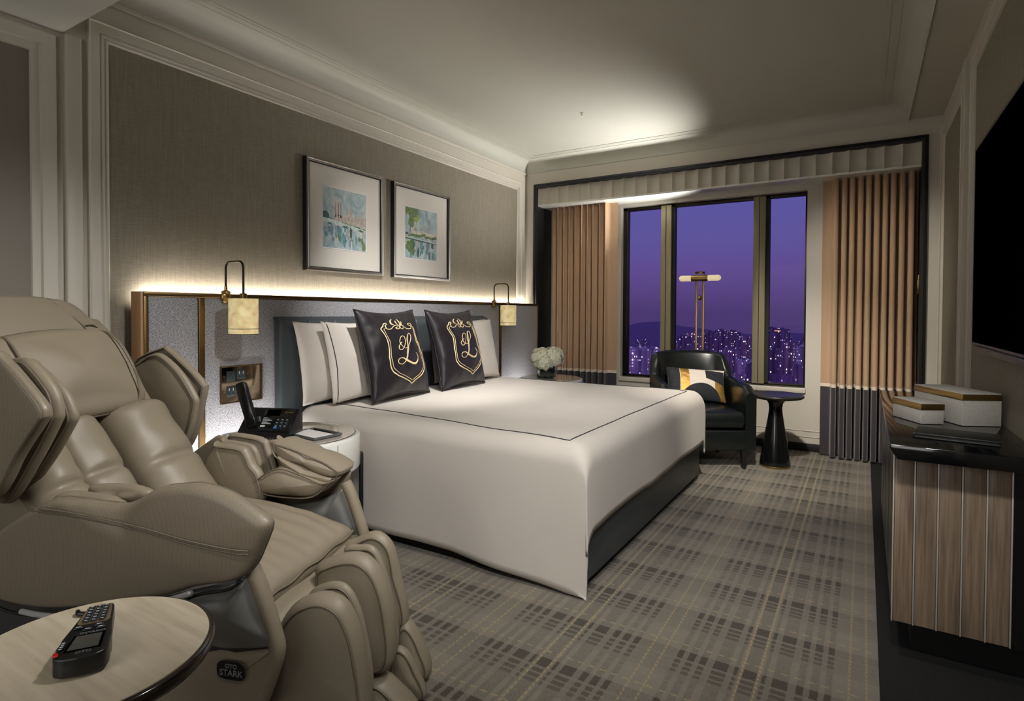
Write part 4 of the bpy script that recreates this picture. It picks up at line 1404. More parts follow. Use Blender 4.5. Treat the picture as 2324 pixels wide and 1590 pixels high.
# ================================================================ armchair
AO = Vector((-1.112, 4.642, 0))
AR = Vector((.866, .5, 0))
AF = Vector((.5, -.866, 0))
def armchair():
    t = thing('armchair', 'black leather armchair with curved back by the window', 'armchair', tuple(AO))
    P = lambda p, q, z: tuple(AO + AR * p + AF * q + Vector((0, 0, z)))
    # U shaped shell: centre line of the wall
    def plan(s):
        """s -1..1 : left arm front -> back -> right arm front"""
        a = s * pi / 2
        w, dpt = .302, .255
        if abs(s) > .55:                       # straight arms
            k = (abs(s) - .55) / .45
            return (math.copysign(w + .012 * k, s), -.10 + k * .37)
        th = s / .55 * pi / 2
        e = .62
        x = math.copysign(abs(sin(th)) ** e * w, s)
        y = -.10 - abs(cos(th)) ** e * .20
        return (x, y)
    def top(s):
        k = abs(s)
        if k < .30: return .842 - .02 * (k / .30) ** 2
        if k < .55:
            q = (k - .30) / .25
            return .822 - .175 * (q * q * (3 - 2 * q))
        q = (k - .55) / .45
        return .647 - .035 * q - .05 * max(0, q - .8) / .2
    N_ = 72
    prof = 14
    vs_, fs = [], []
    for i in range(N_ + 1):
        s = -1 + 2 * i / N_
        x, y = plan(s)
        x2, y2 = plan(min(1, s + .01))
        x1, y1 = plan(max(-1, s - .01))
        tx, ty = x2 - x1, y2 - y1
        L_ = sqrt(tx * tx + ty * ty) + 1e-9
        nx, ny = ty / L_, -tx / L_            # outward
        nx, ny = -nx, -ny
        # orient outward from (0,0)
        if nx * x + ny * (y - .05) < 0: nx, ny = -nx, -ny
        zt = top(s)
        hw = .036 if abs(s) < .5 else .040
        z0 = .135
        rake = .045 * max(0, 1 - abs(s) / .55)       # back leans away
        ring = []
        for k in range(prof):
            u = k / (prof - 1)
            if u < .3: px, pz = hw, z0 + (zt - hw * .9 - z0) * (u / .3)
            elif u < .7:
                a = (u - .3) / .4 * pi
                px, pz = hw * cos(a), zt - hw * .9 + hw * .9 * sin(a)
            else: px, pz = -hw, zt - hw * .9 - (zt - hw * .9 - z0) * ((u - .7) / .3)
            rk = rake * max(0, (pz - .4) / .4)
            ring.append(P(x + nx * (px + rk), y + ny * (px + rk), pz))
        for p in ring: vs_.append(p)
    for i in range(N_):
        for k in range(prof - 1):
            a = i * prof + k
            fs.append((a, a + 1, a + prof + 1, a + prof))
        fs.append((i * prof + prof - 1, i * prof, (i + 1) * prof, (i + 1) * prof + prof - 1))
    fs.append(list(range(prof)))
    fs.append([N_ * prof + k for k in range(prof)][::-1])
    mk('back_and_arms', vs_, fs, black_leather, t, angle=50)
    out = [(-.29, -.27), (.29, -.27), (.275, .285), (-.275, .285)]
    prism('seat_frame', out, P, .135, .285, black_leather, t, bev=.012, seg=3)
    # seat cushion
    o_ = [(-.245, -.2), (0, -.22), (.245, -.2), (.257, .0), (.257, .26), (.235, .292), (0, .302), (-.235, .292), (-.257, .26), (-.257, 0)]
    pad('seat_cushion', o_, lambda a, b_, h: P(a, b_, .358 + h), .085, .075, black_leather, t, e=.028, dome=.022, wrinkle=.004)
    rim('seat_piping', o_, lambda a, b_, h: P(a, b_, .40 + h), .0, .012, .0035, black_leather, t)
    rim('seat_piping', o_, lambda a, b_, h: P(a, b_, .312 + h), .0, .012, .0035, black_leather, t)
    for (p, q) in ((-.265, .265), (.265, .265), (-.24, -.25), (.24, -.25)):
        vs2 = []
        for z, w in ((.138, .021), (0, .012)):
            for sx, sy in ((-1, -1), (1, -1), (1, 1), (-1, 1)):
                vs2.append(P(p + sx * w, q + sy * w, z))
        mk('leg', vs2, [(0, 1, 2, 3), (7, 6, 5, 4), (0, 4, 5, 1), (1, 5, 6, 2), (2, 6, 7, 3), (3, 7, 4, 0)], black_wood, t, smooth=False)
    # nail heads down the arm fronts
    vs_, fs = [], []
    for sx in (-1, 1):
        x, y = plan(sx)
        for k in range(38):
            z = .16 + k * .0118
            c_ = Vector(P(x + sx * .0405, y - .006, z))
            b_ = len(vs_)
            for dv in ((1, 0, 0), (0, 0, 1), (-1, 0, 0), (0, 0, -1)):
                vs_.append(c_ + AF * dv[0] * .0035 + Vector((0, 0, dv[2])) * .0035)
            vs_.append(c_ + AR * sx * .003)
            fs += [(b_, b_ + 1, b_ + 4), (b_ + 1, b_ + 2, b_ + 4), (b_ + 2, b_ + 3, b_ + 4), (b_ + 3, b_, b_ + 4)]
    h = mk('nail_heads', vs_, fs, bronze, t, smooth=False)
    h['kind'] = 'stuff'
    return t
armchair()

def lumbar():
    ivory = M('ivory_velvet', (222, 210, 200), .7, sheen=.3)
    navy = M('black_blue_velvet', (20, 22, 30), .75, sheen=.2)
    gold = M('gold_sequin', (190, 150, 78), .35, .7, bump=.6, bscale=500)
    tilt = radians(24)
    cen = AO + AR * .015 + AF * (-.105) + Vector((0, 0, .575))
    zax = (AF * cos(tilt) + Vector((0, 0, 1)) * sin(tilt))
    yax = (-AF * sin(tilt) + Vector((0, 0, 1)) * cos(tilt))
    mtx = Matrix((AR.to_4d(), yax.to_4d(), zax.to_4d(), Vector((0, 0, 0, 1)))).transposed()
    for i in range(3):
        mtx[3][i] = 0
    mtx[3][3] = 1
    mtx.translation = cen
    mtx = mtx @ Matrix.Rotation(radians(-4), 4, 'Z')
    def pat(a, b_, s):
        x, y = a, b_
        r1 = sqrt(((x - .12) / .62) ** 2 + ((y + 1.05) / 1.05) ** 2)
        if r1 < 1: return 1
        if -.50 < x < -.22: return 2
        if x < -.50: return 1
        if y > .35 + (x - .1) * -.5 and .0 < x < .95 and y < .95 - .2 * x and x > .25: return 1
        if x > .52 and y < .55: return 2
        return 0
    ob, fn = pillow('throw_pillow', .235, .135, .062, mtx, None, 4, n=130, mats=[ivory, navy, gold], mfn=pat, wr=.004, pinch=.06)
    tag(ob, 'black, ivory and gold patterned lumbar pillow on the leather armchair', 'pillow')
lumbar()

# ================================================================ pedestal side table and floor lamp by the window
t = thing('pedestal_table', 'glossy black pedestal side table beside the armchair', 'table', (-.562, 4.757, 0))
lathe('pedestal', [(0, .012), (.108, .012), (.108, .03), (.100, .08), (.078, .22), (.060, .33), (.048, .41), (.046, .44), (.052, .475), (.075, .505), (.10, .515), (0, .515)], (-.562, 4.757, 0), black_lacquer, t, 56, angle=60)
lathe('brass_foot_ring', [(0, 0), (.109, 0), (.110, .003), (.110, .012), (.108, .014), (0, .014)], (-.562, 4.757, 0), brass, t, 56)
lathe('table_top', [(0, .512), (.150, .512), (.180, .518), (.193, .528), (.195, .536), (.192, .543), (.184, .546), (.178, .5445), (0, .5445)], (-.562, 4.757, 0), M('satin_black_top', (40, 39, 37), .38), t, 72, angle=60)

lamp_glass = M('frosted_lamp_glass', (236, 222, 190), .5, emit=(232, 212, 168), estr=.62)
def floor_lamp():
    y = 5.215
    t = thing('floor_lamp', 'brass two-pole floor lamp with frosted tube ends behind the armchair', 'lamp', (-1.24, y, 0))
    lathe('lamp_base', [(0, 0), (.13, 0), (.13, .015), (.125, .02), (0, .02)], (-1.24, y, 0), brass, t, 40)
    for x in (-1.269, -1.210):
        box('pole', x - .0095, x + .0095, y - .0095, y + .0095, .02, 1.515, brass, t, bev=.001)
    box('top_bridge', -1.278, -1.2005, y - .0095, y + .0095, 1.502, 1.520, brass, t, bev=.001)
    H = 1.460
    tube('tube_housing', [(-1.311, y - .012, H), (-1.168, y - .012, H)], .0265, brass, t, 28)
    for s, x0 in ((-1, -1.311), (1, -1.168)):
        pts, rd = [], []
        for k in range(4):
            pts.append((x0 + s * (.083 * k / 3), y - .012, H)); rd.append(.0255)
        for k in range(1, 7):
            a = pi / 2 * k / 6
            pts.append((x0 + s * (.083 + .026 * sin(a)), y - .012, H)); rd.append(max(.0005, .0255 * cos(a)))
        tube('frosted_tube', pts, rd, lamp_glass, t, 24)
    bm = bmesh.new()
    bmesh.ops.create_uvsphere(bm, u_segments=20, v_segments=12, radius=.021, matrix=Matrix.Translation((-1.2395, y, 1.287)))
    from_bm('ball_switch', bm, chrome, t)
    l = bpy.data.lights.new('lamp_uplight', 'SPOT')
    l.energy = 170
    l.color = (1, .975, .92)
    l.spot_size = radians(100)
    l.spot_blend = 1.0
    l.shadow_soft_size = .04
    lo = bpy.data.objects.new('lamp_uplight', l)
    COL.objects.link(lo)
    lo.location = (-1.24, y - .03, H + .09)
    lo.rotation_euler = (Vector((-1.05, -.78, 1.1))).to_track_quat('-Z', 'Y').to_euler()
    attach(lo, t)
    return t
floor_lamp()

# ================================================================ console, television, boxes
def console():
    t = thing('media_console', 'low walnut media console with glossy black top', 'console', (.28, 3.0, 0))
    cy0, cy1 = 2.30, 3.74
    box('carcass', .10, .45, cy0 + .012, cy1, .125, .684, black_wood, t)
    box('plinth', .15, .45, cy0 + .10, cy1 - .06, 0, .126, black_matte, t)
    xs = [.091, .149, .211, .273, .334, .394]
    for a, b_ in zip(xs[:-1], xs[1:]):
        box('plank', a + .003, b_ - .003, cy0, cy0 + .02, .128, .682, walnut, t, bev=.0015)
    for a in xs:
        box('metal_inlay', a - .0022, a + .0022, cy0 - .003, cy0 + .016, .127, .683, M('pale_inlay', (206, 200, 192), .4, .4), t, bev=.0008)
    box('black_side_panel', .396, .45, cy0 + .004, cy0 + .02, .127, .683, black_lacquer, t)
    n = 4
    for k in range(n):
        y0 = cy0 + .02 + (cy1 - cy0 - .03) * k / n
        y1 = cy0 + .02 + (cy1 - cy0 - .03) * (k + 1) / n
        dr = box('door', .091, .104, y0 + .004, y1 - .004, .135, .675, black_wood, t, bev=.002)
        box('door_edge', .0895, .0925, y0 + .004, y0 + .010, .136, .674, steel, dr)
    # top slab with chamfered underside
    prism('top_slab', [(.075, .735), (.075, .722), (.095, .688), (.455, .688), (.455, .735)], lambda a, b_, h: (a, h, b_), 2.205, 3.76, black_lacquer, t, bev=.003)
    return t
console()
CT = .7355

def tv():
    t = thing('television', 'large black wall television with soundbar strip', 'television', (.43, 2.45, 1.0))
    y0, y1 = 1.60, 3.268
    box('tv_body', .412, .455, y0, y1, .990, 1.884, plastic_black, t, bev=.004)
    box('screen', .4095, .4125, y0 + .012, y1 - .012, 1.03, 1.872, tv_glass, t)
    sweep_rect('bezel', (y0 + .004, y1 - .004, 1.022, 1.880), [(0, 0), (0, .004), (.008, .004), (.010, .0)], lambda a, b_, h: (.412 - h, a, b_), plastic_dark, t)
    box('soundbar', .402, .43, y0 + .02, y1 - .10, .994, 1.018, plastic_dark, t, bev=.003)
    return t
tv()

def keepsake_box(A, B, D, h, label):
    A, B, D = Vector(A), Vector(B), Vector(D)
    ex, ey = (B - A), (D - A)
    lx, ly = ex.length, ey.length
    ang = atan2(ex.y, ex.x)
    t = thing('storage_box', label, 'box', (A.x, A.y, CT), ang, group='shagreen boxes on the console')
    mt = Matrix.Translation((A.x, A.y, 0)) @ Matrix.Rotation(ang, 4, 'Z')
    z1 = CT + h
    box('box_body', .002, lx - .002, .002, ly - .002, CT + .001, z1 - .024, herring, t, bev=.002, mtx=mt)
    box('brass_rim', 0, lx, 0, ly, z1 - .026, z1 - .003, brass, t, bev=.0015, mtx=mt)
    box('box_lid', .003, lx - .003, .003, ly - .003, z1 - .006, z1, herring, t, bev=.001, mtx=mt)
    return t
keepsake_box((.186, 2.66, 0), (.263, 2.70, 0), (.101, 2.824, 0), .080, 'small pale herringbone box with brass rim on the console')
keepsake_box((.314, 2.699, 0), (.440, 2.764, 0), (.181, 2.957, 0), .122, 'tall pale herringbone box with brass rim against the wall')
t = thing('leather_folder', 'thin black leather folder on the glossy console top', 'folder', (.27, 2.42, CT))
fm = Matrix.Translation((.268, 2.42, CT + .001)) @ Matrix.Rotation(radians(-8), 4, 'Z')
box('back_cover', -.112, .112, -.075, .075, 0, .006, M('folder_leather', (26, 27, 26), .45, bump=.1, bscale=300), t, bev=.002, mtx=fm)
box('pages', -.108, .108, -.072, .072, .006, .011, M('folder_pages', (44, 43, 40), .7), t, mtx=fm)
box('front_cover', -.112, .112, -.075, .075, .011, .017, M('folder_leather_top', (26, 27, 26), .45, bump=.1, bscale=300), t, bev=.002, mtx=fm)
box('spine', -.115, -.108, -.075, .075, 0, .017, black_leather, t, bev=.002, mtx=fm)

# ================================================================ massage chair
TH = radians(20)
CO = Vector((-1.33, 1.10, 0))
CU = Vector((cos(TH), sin(TH), 0))
CV = Vector((-sin(TH), cos(TH), 0))
def CW(u, v, z):
    return tuple(CO + CU * u + CV * v + Vector((0, 0, z)))

PANEL = [(-0.492,0.689),(-0.392,0.704),(-0.319,0.702),(-0.247,0.707),(-0.166,0.748),(-0.097,0.76),(-0.053,0.762),(0.013,0.747),(0.077,0.715),(0.109,0.694),(0.113,0.677),(0.098,0.638),(0.073,0.588),(0.034,0.557),(-0.065,0.533),(-0.156,0.501),(-0.395,0.45),(-0.547,0.439),(-0.665,0.463),(-0.704,0.545)]
SEAM = [(-0.491,0.689),(-0.399,0.687),(-0.278,0.677),(-0.173,0.665),(-0.071,0.648),(0.016,0.639),(0.081,0.636)]
FENDER = [(-0.167,0.482),(-0.091,0.507),(0.005,0.535),(0.044,0.564),(0.055,0.553),(0.077,0.506),(0.096,0.455),(0.111,0.405),(0.032,0.384),(-0.052,0.378),(-0.149,0.411)]
LOWER = [(-0.06,0.373),(0.025,0.379),(0.104,0.398),(0.112,0.398),(0.091,0.316),(0.063,0.252),(-0.02,0.19),(-0.16,0.158),(-0.255,0.268)]
EDGE = [(0.04,0.573),(0.061,0.53),(0.083,0.472),(0.099,0.424),(0.106,0.387),(0.09,0.333),(0.068,0.275)]
EAR_SHELL = [(-0.607,1.05),(-0.578,1.037),(-0.53,0.997),(-0.466,0.933),(-0.455,0.906),(-0.466,0.886),(-0.532,0.801),(-0.582,0.723),(-0.627,0.688),(-0.692,0.736),(-0.74,0.86),(-0.704,0.986)]
EAR_A = [(-0.635,1.027),(-0.596,1.032),(-0.556,1.022),(-0.492,0.959),(-0.475,0.903),(-0.483,0.874),(-0.534,0.79),(-0.611,0.686),(-0.647,0.665),(-0.704,0.68),(-0.756,0.757),(-0.764,0.925),(-0.7,1.011)]
EAR_B = [(-0.641,1.024),(-0.604,1.004),(-0.532,0.95),(-0.497,0.888),(-0.508,0.853),(-0.565,0.769),(-0.629,0.696),(-0.683,0.654),(-0.743,0.663),(-0.796,0.761),(-0.805,0.915),(-0.716,1.014)]
FEAR_A = [(-0.87,0.935),(-0.838,0.971),(-0.781,0.999),(-0.733,0.985),(-0.665,0.928),(-0.612,0.853),(-0.605,0.818),(-0.626,0.735),(-0.66,0.669),(-0.687,0.657),(-0.763,0.717),(-0.832,0.798)]
FEAR_B = [(-0.918,0.959),(-0.798,1.018),(-0.767,1.014),(-0.683,0.952),(-0.621,0.893),(-0.614,0.863),(-0.649,0.722),(-0.691,0.647),(-0.733,0.633),(-0.826,0.714),(-0.897,0.823)]
ARMROLL1 = [(-0.57,0.658),(-0.547,0.682),(-0.49,0.688),(-0.409,0.683),(-0.379,0.672),(-0.364,0.658),(-0.439,0.604),(-0.552,0.604)]
ARMROLL2 = [(-0.53,0.672),(-0.493,0.69),(-0.414,0.695),(-0.358,0.69),(-0.335,0.67),(-0.389,0.602),(-0.493,0.599)]
FARM1 = [(-0.584,0.578),(-0.518,0.694),(-0.501,0.698),(-0.406,0.691),(-0.38,0.668),(-0.36,0.631),(-0.333,0.597),(-0.327,0.509),(-0.461,0.481),(-0.609,0.49)]
FARM2 = [(-0.605,0.566),(-0.537,0.694),(-0.512,0.697),(-0.423,0.688),(-0.395,0.674),(-0.382,0.65),(-0.365,0.587),(-0.362,0.536),(-0.534,0.504)]
FARM3 = [(-0.558,0.558),(-0.536,0.689),(-0.515,0.712),(-0.424,0.707),(-0.385,0.696),(-0.372,0.678),(-0.341,0.593),(-0.341,0.541),(-0.494,0.511)]
FARMBACK = [(-0.754,0.578),(-0.627,0.68),(-0.597,0.69),(-0.561,0.686),(-0.424,0.68),(-0.36,0.687),(-0.346,0.665),(-0.339,0.596),(-0.424,0.521),(-0.68,0.504)]
FLAP_TOP = [(-0.317,0.699),(-0.297,0.697),(-0.213,0.677),(-0.121,0.645),(-0.072,0.618),(-0.067,0.606),(-0.081,0.592),(-0.147,0.599),(-0.246,0.632),(-0.304,0.656)]
FLAP_MID = [(-0.294,0.659),(-0.267,0.651),(-0.201,0.631),(-0.119,0.6),(-0.087,0.593),(-0.093,0.58),(-0.123,0.576),(-0.201,0.592),(-0.267,0.627)]
TONGUE = [(-0.361,0.56),(-0.348,0.582),(-0.268,0.629),(-0.183,0.613),(-0.106,0.585),(-0.077,0.59),(-0.135,0.539),(-0.248,0.528),(-0.348,0.543)]
FARM_FRONT = [(-0.371,0.686),(-0.336,0.678),(-0.103,0.597),(-0.096,0.585),(-0.123,0.506),(-0.181,0.474),(-0.371,0.492)]
CALF_N = [(0.041,0.379),(0.076,0.432),(0.12,0.459),(0.162,0.468),(0.204,0.456),(0.23,0.425),(0.254,0.37),(0.269,0.299),(0.274,0.247),(0.267,0.188),(0.151,0.136),(0.032,0.143),(0.01,0.21),(0.032,0.293)]
CALF_N2 = [(0.071,0.423),(0.117,0.449),(0.156,0.453),(0.184,0.435),(0.21,0.386),(0.232,0.3),(0.243,0.218),(0.237,0.171),(0.196,0.123),(0.094,0.188),(0.059,0.369)]
CALF_M = [(0.025,0.427),(0.074,0.469),(0.135,0.486),(0.178,0.479),(0.213,0.448),(0.243,0.384),(0.258,0.313),(0.261,0.229),(0.244,0.177),(0.196,0.159),(0.117,0.16),(0.049,0.278)]
CALF_M2 = [(0.064,0.455),(0.116,0.472),(0.157,0.469),(0.186,0.424),(0.211,0.35),(0.23,0.251),(0.233,0.198),(0.217,0.172),(0.135,0.21),(0.077,0.354)]
CALF_F = [(-0.01,0.403),(0.039,0.436),(0.094,0.46),(0.135,0.448),(0.162,0.412),(0.182,0.337),(0.203,0.256),(0.21,0.192),(0.19,0.168),(0.108,0.2),(0.039,0.29)]
FOOT_N = [(0.138,0.07),(0.174,0.138),(0.217,0.15),(0.265,0.122),(0.312,0.078),(0.325,0.04),(0.30,0.02),(0.199,0.015),(0.138,0.02)]
FOOT_M = [(0.205,0.153),(0.237,0.157),(0.268,0.119),(0.3,0.055),(0.298,0.018),(0.231,0.012),(0.192,0.049)]
FOOT_F = [(0.183,0.164),(0.21,0.186),(0.25,0.14),(0.283,0.067),(0.28,0.022),(0.25,0.014),(0.21,0.016),(0.176,0.079)]

def massage_chair():
    t = thing('massage_chair', 'taupe leather massage chair with padded leg rest in the foreground', 'massage chair', tuple(CO + CU * -.35))
    Lm, Pm = chair_leather, chair_perf
    def side(name, outline, v, tk, mat=Lm, e=.02, dome=.01, piping=None, per=4, center=None, toward=-1, wr=0.0, ins=.012, parent=None):
        """pad standing in the u/z plane at across-position v (toward the camera is -v)"""
        fn = lambda a, b_, h: CW(a, v + toward * h, b_)
        o = pad(name, outline, fn, tk / 2, tk / 2, mat, parent or t, e=e, dome=dome, per=per, center=center, wrinkle=wr)
        if piping:
            flat = tk / 2 - dome
            for sgn in piping:
                rim('piping', outline, fn, sgn * (flat + .0015), max(e - .002, .001) if ins is None else ins, .0026, chair_seam, o, per=per, center=center)
        return o
    # ---- base and lower body
    prism('base_frame', [(-.80, .02), (.02, .02), (.05, .12), (-.05, .30), (-.60, .36), (-.86, .30)], lambda a, b_, h: CW(a, h, b_), -.30, .30, plastic_dark, t, bev=.02)
    for v in (-.33, .33):
        prism('glide', [(-.72, 0), (-.10, 0), (-.06, .035), (-.76, .035)], lambda a, b_, h: CW(a, h, b_), v - .025, v + .025, plastic_black, t, bev=.006)
    for sgn in (-1, 1):
        v = .355 * sgn
        if sgn > 0:      # the far flank: only its lower part, below the arm channel
            FP = [(a - .19, b_ - .10) for a, b_ in PANEL]
            side('side_panel', FP, .375, .05, Pm, e=.02, dome=.008, center=(-.41, .51), toward=1)
            side('front_fender', [(a - .13, b_ - .02) for a, b_ in FENDER], .335, .06, chair_metal, e=.02, dome=.015, toward=1)
            side('lower_side_cover', [(a - .10, b_) for a, b_ in LOWER], .325, .05, Lm, e=.014, dome=.006, toward=1)
            ep = catmull([(a - .085, b_ + .01) for a, b_ in EDGE], 6, closed=False)
            tube('edge_trim', [CW(a, .275, b_) for a, b_ in ep], .019, Lm, t, 12)
            continue
        o = side('side_panel', PANEL, sgn * .365, .075, Pm, e=.030, dome=.014, center=(-.22, .61), toward=sgn)
        # arm-top leather overlay with stitched lower edge
        top_o = [(-.488, .690)] + PANEL[1:11] + [(.100, .645), (.081, .636), (.016, .639), (-.071, .648), (-.173, .665), (-.278, .677), (-.399, .687)]
        pts = catmull(SEAM, 8, closed=False)
        for k, off in enumerate((0.0, .008)):
            tube('stitched_seam', [CW(a, sgn * (.4035 if .05 < q / len(pts) < .93 else .4005), b_ - off) for q, (a, b_) in enumerate(pts)], .0018, chair_seam, o, 5)
        rim('piping', PANEL, lambda a, b_, h: CW(a, v, b_), 0, .004, .0032, chair_seam, o, center=(-.22, .61))
        # lower shroud
        prism('lower_shroud', [(-.72, .47), (-.60, .428), (-.40, .438), (-.16, .49), (-.06, .52), (.02, .545), (.06, .50), (.10, .40), (-.04, .36), (-.30, .28), (-.70, .25), (-.80, .36)], lambda a, b_, h: CW(a, h, b_), sgn * .29, sgn * .345, plastic_dark, t, bev=.012)
        side('front_fender', FENDER, sgn * .335, .075, chair_metal, e=.022, dome=.02, toward=sgn)
        side('lower_side_cover', LOWER, sgn * .325, .07, Lm, e=.014, dome=.006, toward=sgn, center=(-.02, .30))
        tube('edge_trim', [CW(a, sgn * .335, b_) for a, b_ in catmull(EDGE, 6, closed=False)], [.019] * (len(catmull(EDGE, 6, closed=False))), Lm, t, 12)
        for st in ([(-.53, .449), (-.483, .446), (-.432, .447), (-.383, .452)], [(-.146, .509), (-.09, .529), (-.059, .541)]):
            pts = catmull(st, 6, closed=False)
            tube('silver_trim', [CW(a, sgn * .3985, b_ - .010) for a, b_ in pts], [.002] + [.0068] * (len(pts) - 2) + [.004], M('silver_paint', (196, 196, 198), .28, .4), t, 10)
        tube('shadow_line', [CW(a, sgn * .384, b_ - .012) for a, b_ in catmull([(-.70, .49), (-.60, .44), (-.48, .436), (-.38, .442), (-.15, .497), (-.05, .534), (.02, .552), (.05, .572)], 6, closed=False)], .004, black_matte, t, 6)
    # maker's badge on the near side
    bo, bv = (.012, .3475), -.3635
    ov = []
    for k in range(32):
        a = 2 * pi * k / 32
        ex = abs(cos(a)) ** .6 * math.copysign(1, cos(a))
        ey = abs(sin(a)) ** .6 * math.copysign(1, sin(a))
        ov.append((bo[0] + .036 * ex, bo[1] + .0215 * ey))
    bd = prism('badge', ov, lambda a, b_, h: CW(a, bv - h, b_), 0, .003, black_lacquer, t)
    sweep = [CW(a, bv - .003, b_) for a, b_ in ov]
    tube('badge_rim', sweep, .0008, plastic_dark, bd, 5, closed=True)
    nrm = -CV
    for s_, dz, sz in (('OTO', .0092, .0135), ('STARK', -.0062, .0195)):
        text('badge_lettering', s_, frame_m(CW(bo[0], bv - .0032, bo[1] + dz), CU, (0, 0, 1)), sz, print_grey, bd, .0003, .0004)
    # ---- seat
    def seat(u, v):
        # u along chair depth (closed section), v across
        a = 2 * pi * u
        L0, L1 = -.56, .005
        cu_, cz = (L0 + L1) / 2, .475
        n_ = 3.2
        ex = math.copysign(abs(cos(a)) ** (2 / n_), cos(a))
        ez = math.copysign(abs(sin(a)) ** (2 / n_), sin(a))
        x = cu_ + (L1 - L0) / 2 * ex
        y = (v - .5) * 2
        edge = (1 - abs(y) ** 5)
        z = cz + .062 * ez * (.55 + .45 * edge) - .155 * (x - cu_) 
        z -= .010 * (1 - min(1, abs(y) * 1.6)) if ez > 0 else 0
        z += .006 * noise.noise(Vector((x * 12, y * 3, 1))) * (1 if ez > 0 else 0)
        if ez > 0:   # pulled leather folds near the front
            z += .004 * sin(26 * y + 6 * x) * max(0, 1 - abs(x + .16) / .2)
        return CW(x, y * (.235 - .01 * (1 - edge)), z)
    s_o = grid('seat_cushion', 64, 40, seat, Lm, t)
    bm = bmesh.new(); bm.from_mesh(s_o.data)
    bmesh.ops.remove_doubles(bm, verts=bm.verts, dist=1e-4)
    bnd = [e_ for e_ in bm.edges if e_.is_boundary]
    bmesh.ops.holes_fill(bm, edges=bnd)
    bmesh.ops.recalc_face_normals(bm, faces=bm.faces)
    bm.to_mesh(s_o.data); bm.free()
    # oval insert on the seat and front piping
    ovl = [(-.215 + .10 * cos(2 * pi * k / 20), -.085 + .055 * sin(2 * pi * k / 20)) for k in range(20)]
    def seat_top(x, y):
        return .475 + .062 - .155 * (x + .2775)
    tube('stitched_oval', [CW(a, b_, seat_top(a, b_) - .006) for a, b_ in ovl], .0022, chair_seam, s_o, 5, closed=True)
    tube('seat_front_piping', [CW(.006, -.228 + .456 * k / 20, .437 + .004 * sin(k)) for k in range(21)], .004, chair_seam, s_o, 6)
    # folded apron between seat and leg rest
    def apron(u, v):
        y = (v - .5) * .46
        if u < .5:
            k = u / .5
            return CW(-.012 + .03 * k + .008 * sin(v * 9), y, .425 - .035 * k)
        k = (u - .5) / .5
        return CW(.018 + .035 * k, y, .39 - .09 * k + .006 * sin(v * 14))
    ap = grid('apron', 16, 24, apron, M('taupe_apron_cloth', (122, 111, 94), .6), t)
    ap.modifiers.new('thickness', 'SOLIDIFY').thickness = .008
    # ---- back: two bolsters with a deep channel
    ang = radians(52)
    W_ = (-cos(ang), sin(ang))      # up the back, in (u, z)
    Nn = (sin(ang), cos(ang))       # outward normal, in (u, z)
    def BP(v, w, h, u0=-.60, z0=.66):
        return CW(u0 + W_[0] * w + Nn[0] * h, v, z0 + W_[1] * w + Nn[1] * h)
    def bolster(name, v0, v1, w0, w1, hgt, seed):
        def fn(u, v):
            a = pi * u
            vv = (v0 + v1) / 2 - (v1 - v0) / 2 * cos(a)
            h = hgt * sin(a) ** .6
            k = v
            w = w0 + (w1 - w0) * k
            endr = min(1, k / .12, (1 - k) / .12)
            h *= sqrt(max(0, 1 - (1 - endr) ** 2))
            h += .006 * noise.noise(Vector((u * 4, k * 6, seed))) * endr
            h -= .016 * math.exp(-((k - .45) / .03) ** 2) * sin(a)
            return BP(vv, w, h - .05)
        return grid(name, 24, 40, fn, Lm, t)
    bolster('back_bolster', .005, .235, -.205, .235, .115, 2.0)
    bolster('back_bolster', -.165, -.012, -.15, .235, .085, 5.0)
    bolster('back_bolster', -.29, -.16, -.15, .20, .10, 8.0)
    prism('back_shell', [(-.42, .42), (-.50, .50), (-.62, .62), (-.80, .86), (-.95, 1.06), (-1.03, 1.13), (-1.10, 1.10), (-1.08, .98), (-.95, .70), (-.82, .45), (-.70, .34)], lambda a, b_, h: CW(a, h, b_), -.285, .285, Lm, t, bev=.03, seg=3)
    # ---- hood and neck pillow
    a2 = radians(60)
    def HP(u0, z0, an):
        return lambda v, w, h: CW(u0 - cos(an) * w + sin(an) * h, v, z0 + sin(an) * w + cos(an) * h)
    HOOD = [(-.285, -.08), (-.27, .05), (-.20, .125), (-.10, .160), (.0, .170), (.10, .166), (.176, .150), (.224, .111), (.262, .032), (.300, -.048), (.305, -.12), (.25, -.19), (0, -.21), (-.25, -.19)]
    h_ = pad('head_hood', HOOD, HP(-1.0, 1.045, a2), .06, .09, Lm, t, e=.045, dome=.02, wrinkle=.004)
    fnH = HP(-1.0, 1.045, a2)
    tube('hood_seam', [fnH(*p) for p in catmull([(.105, .150, .030), (.13, .09, .045), (.165, .03, .052), (.20, -.06, .054)], 6, closed=False)], .003, chair_seam, h_, 6)
    tube('hood_seam', [fnH(*p) for p in catmull([(.165, .03, .053), (.215, .035, .043), (.255, .01, .02)], 6, closed=False)], .003, chair_seam, h_, 6)
    NECK = [(-.275, .125), (-.21, .165), (-.073, .186), (.05, .186), (.13, .172), (.172, .12), (.178, .02), (.165, -.075), (.12, -.105), (0, -.112), (-.111, -.110), (-.22, -.105), (-.28, -.05), (-.292, .05)]
    fnN = HP(-.765, .925, a2)
    np_ = pad('neck_pillow', NECK, fnN, .062, .055, Lm, t, e=.05, dome=.03, wrinkle=.006)
    tube('neck_pillow_seam', [fnN(*p) for p in catmull([(.108, .178, .0), (.116, .16, .028), (.122, .10, .048), (.124, .0, .052), (.118, -.07, .038), (.110, -.105, .0)], 6, closed=False)], .0032, chair_seam, np_, 6)
